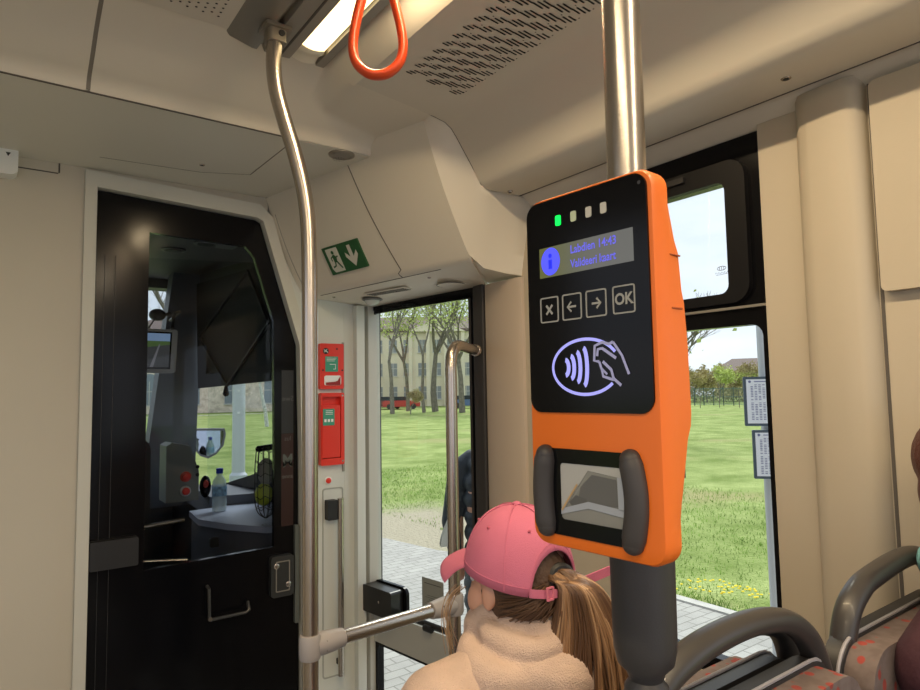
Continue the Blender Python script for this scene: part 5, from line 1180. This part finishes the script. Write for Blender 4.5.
for k in range(17000):
    a = random.uniform(51.5, 68.5); d = random.uniform(90, 99); hh = 4.3 + 1.6 * noise.noise(V((a * .9, 0, 3))) + .8 * noise.noise(V((a * 4, 0, 1)))
    p = V(at(a, d)) + V((0, 0, hh * random.random() ** .8)); s_ = random.uniform(.12, .30)
    u_ = V((random.uniform(-1, 1), random.uniform(-1, 1), random.uniform(-1, 1))).normalized() * s_; w_ = u_.cross(V((random.random(), random.random(), random.random()))).normalized() * s_
    bm.faces.new([bm.verts.new(p), bm.verts.new(p + u_), bm.verts.new(p + w_)])
o = put('thicket', bm, mat('thicket_twigs', (.40, .35, .20, 1), .9, vary=.45, vscale=.6), flat=True); tag(o, 'brown-green twiggy thicket along the far edge of the lawn', 'thicket', kind='stuff')
# fence in the right window
fe = thing('park_fence', 'long thin metal fence at the far edge of the lawn', 'fence', at(60, 68))
fa, fb = V(at(50, 76)), V(at(70, 66)); N_ = 26
fu = (fb - fa) / N_
fmat = mat('fence_green', (.10, .20, .18, 1), .6)
for k in range(N_ + 1):
    p = fa + fu * k; bm = B(); tube(bm, [p, p + V((0, 0, 1.9))], .045, 6); put('post', bm, mat('fence_post', (.06, .09, .08, 1), .6), fe)
bm = B()
for k in range(N_ * 12): p = fa + fu * k / 12; tube(bm, [p + V((0, 0, .1)), p + V((0, 0, 1.8))], .012, 3, cap=False)
for z in (.15, .9, 1.75): tube(bm, [fa + V((0, 0, z)), fb + V((0, 0, z))], .02, 4)
put('wire_panels', bm, fmat, fe)
for k in range(7):
    p = at(55.2 + k * 1.5, 63); t_ = thing('young_tree', ('first', 'second', 'third', 'fourth', 'fifth', 'sixth', 'seventh')[k] + ' staked young tree from the left before the far fence', 'tree', p, 'young staked trees')
    bm = B(); tube(bm, [p, V(p) + V((.03, 0, 1.6 + (k % 3) * .3))], .035, 5); put('stem', bm, bark, t_)

# ------------------------------------------------------------------ buildings
def building(name, label, deg, dist, width, height, col, rows_, cols_, arched=False, roofcol=(.12, .08, .07, 1), ww=1.1, wh=1.9, z0=1.2, dz=3.4, depth=12, gable=0, face_deg=None, brick=False, winmat=None):
    c_ = V(at(deg, dist)); a = rad(face_deg if face_deg is not None else deg); n_ = V((-math.sin(a), -math.cos(a), 0)); u = V((math.cos(a), -math.sin(a), 0))
    f = lambda p, q_, c2=0: c_ + u * p + V((0, 0, q_)) + n_ * c2
    t_ = thing(name, label, 'building', c_)
    if brick:
        def bf(t, b):
            g = t.nodes.new('ShaderNodeTexCoord'); n = t.nodes.new('ShaderNodeTexNoise'); n.inputs['Scale'].default_value = 1.6; n.inputs['Detail'].default_value = 8; n.inputs['Roughness'].default_value = .8
            r = t.nodes.new('ShaderNodeValToRGB'); r.color_ramp.elements[0].position = .4; r.color_ramp.elements[1].position = .6; r.color_ramp.elements[0].color = [x * .72 for x in col[:3]] + [1]; r.color_ramp.elements[1].color = [x * 1.2 for x in col[:3]] + [1]
            t.links.new(g.outputs['Object'], n.inputs[0]); t.links.new(n.outputs[0], r.inputs[0]); t.links.new(r.outputs[0], b.inputs['Base Color']); b.inputs['Roughness'].default_value = .9
        wm_ = texmat(name + '_stone', bf)
    else: wm_ = mat(name + '_wall', col, .9, vary=.06, vscale=.5)
    bm = B(); prism(bm, [(-width / 2, 0), (width / 2, 0), (width / 2, height), (-width / 2, height)], -depth, 0, f); put('walls', bm, wm_, t_)
    bm = B(); prism(bm, [(-width / 2 - .4, height), (width / 2 + .4, height), (width / 2 + .4, height + .4), (-width / 2 - .4, height + .4)], -depth - .3, .4, f)
    rh = 2.4
    r_ = [bm.verts.new(f(*p)) for p in ((-width / 2 - .4, height + .4, .4), (width / 2 + .4, height + .4, .4), (width / 2 + .4, height + .4, -depth - .3), (-width / 2 - .4, height + .4, -depth - .3), (-width / 2 + 3, height + .4 + rh, -depth / 2), (width / 2 - 3, height + .4 + rh, -depth / 2))]
    for q_ in ((0, 1, 5, 4), (1, 2, 5), (2, 3, 4, 5), (3, 0, 4)): bm.faces.new([r_[i] for i in q_])
    put('roof', bm, mat(name + '_roof', roofcol, .8), t_)
    if gable:
        bm = B(); prism(bm, [(-gable / 2, height), (gable / 2, height), (0, height + gable * .22)], -.5, .7, f); put('pediment', bm, wm_, t_)
        for k in range(4):
            bm = B(); box(bm, -gable / 2 + .4 + k * (gable - .8) / 3 - .25, -gable / 2 + .4 + k * (gable - .8) / 3 + .25, 0, height, .0, .5, f); put('column', bm, wm_, t_)
    for r in range(rows_):
        for k in range(cols_):
            x = -width / 2 + width * (k + .5) / cols_; z = z0 + r * dz
            pts = [(x - ww / 2, z), (x + ww / 2, z), (x + ww / 2, z + wh)] + ([(x + ww / 2 * math.cos(rad(q_)), z + wh + ww / 2 * math.sin(rad(q_))) for q_ in range(20, 180, 20)] if arched else []) + [(x - ww / 2, z + wh)]
            bm = B(); prism(bm, pts, -.05, .04, f); w_ = put('window', bm, winmat or mat('far_window', (.24, .26, .28, 1), .3), t_)
            if dist < 100:
                bm = B(); box(bm, x - .04, x + .04, z, z + wh, .04, .07, f); box(bm, x - ww / 2, x + ww / 2, z + wh * .55, z + wh * .55 + .08, .04, .07, f); box(bm, x - ww / 2 - .1, x + ww / 2 + .1, z - .15, z, .04, .16, f); put('glazing_bars', bm, mat('far_trim', (.55, .54, .50, 1), .7), w_)
    return t_
building('palace', 'pale yellow classical building with a pediment behind the trees', 34.2, 88, 22, 10.2, (.70, .64, .50, 1), 3, 11, gable=8, z0=1.0, dz=3.2, wh=1.7)
building('brick_building', 'grey-brown stone building with arched windows behind the mast', 18.3, 78, 26, 9, (.78, .66, .54, 1), 2, 6, arched=True, ww=1.7, wh=2.6, z0=1.0, dz=4.6, brick=True, winmat=mat('arch_window', (.20, .24, .28, 1), .3))
building('low_house', 'low yellowish house behind the distant right trees', 60.4, 125, 11, 4.4, (.66, .54, .28, 1), 1, 5, z0=1.4, dz=2.3, wh=1.4)
building('grey_block', 'pale grey block at the right of the distant trees', 66.5, 130, 10, 5.5, (.50, .50, .48, 1), 2, 4, z0=1, dz=2.2, wh=1.2)
def car(label, deg, dist, col, group='parked cars'):
    p = V(at(deg, dist)); a = rad(deg); u = V((math.cos(a), -math.sin(a), 0)); n_ = V((-math.sin(a), -math.cos(a), 0)); f = lambda x, z, c_=0: p + u * x + V((0, 0, z)) + n_ * c_
    t_ = thing('car', label, 'car', p, group)
    bm = B(); prism(bm, [(-2.1, .3), (2.1, .3), (2.15, .75), (1.5, .92), (.9, 1.0), (-1.9, 1.0), (-2.15, .8)], -.8, .8, f); put('car_body', bm, mat('paint_' + label.split()[0], col, .3, coat=.5), t_, bev=.06)
    bm = B(); prism(bm, [(-1.75, 1.0), (1.0, 1.0), (.4, 1.45), (-1.3, 1.45)], -.7, .7, f); put('cabin', bm, mat('car_glass', (.03, .04, .05, 1), .1), t_, bev=.05)
    for x in (-1.35, 1.35):
        for c_ in (-.75, .75): bm = B(); lathe(bm, [(.32, -.1), (.32, .1)], f(x, .32, c_), n_, 14); put('wheel', bm, rubber, t_)
car('red car parked at the far lawn edge', 31.0, 74, (.45, .03, .03, 1)); car('blue car parked at the far lawn edge', 37.0, 74, (.08, .14, .30, 1)); car('maroon car parked beside the red one', 29.6, 76, (.18, .03, .03, 1))
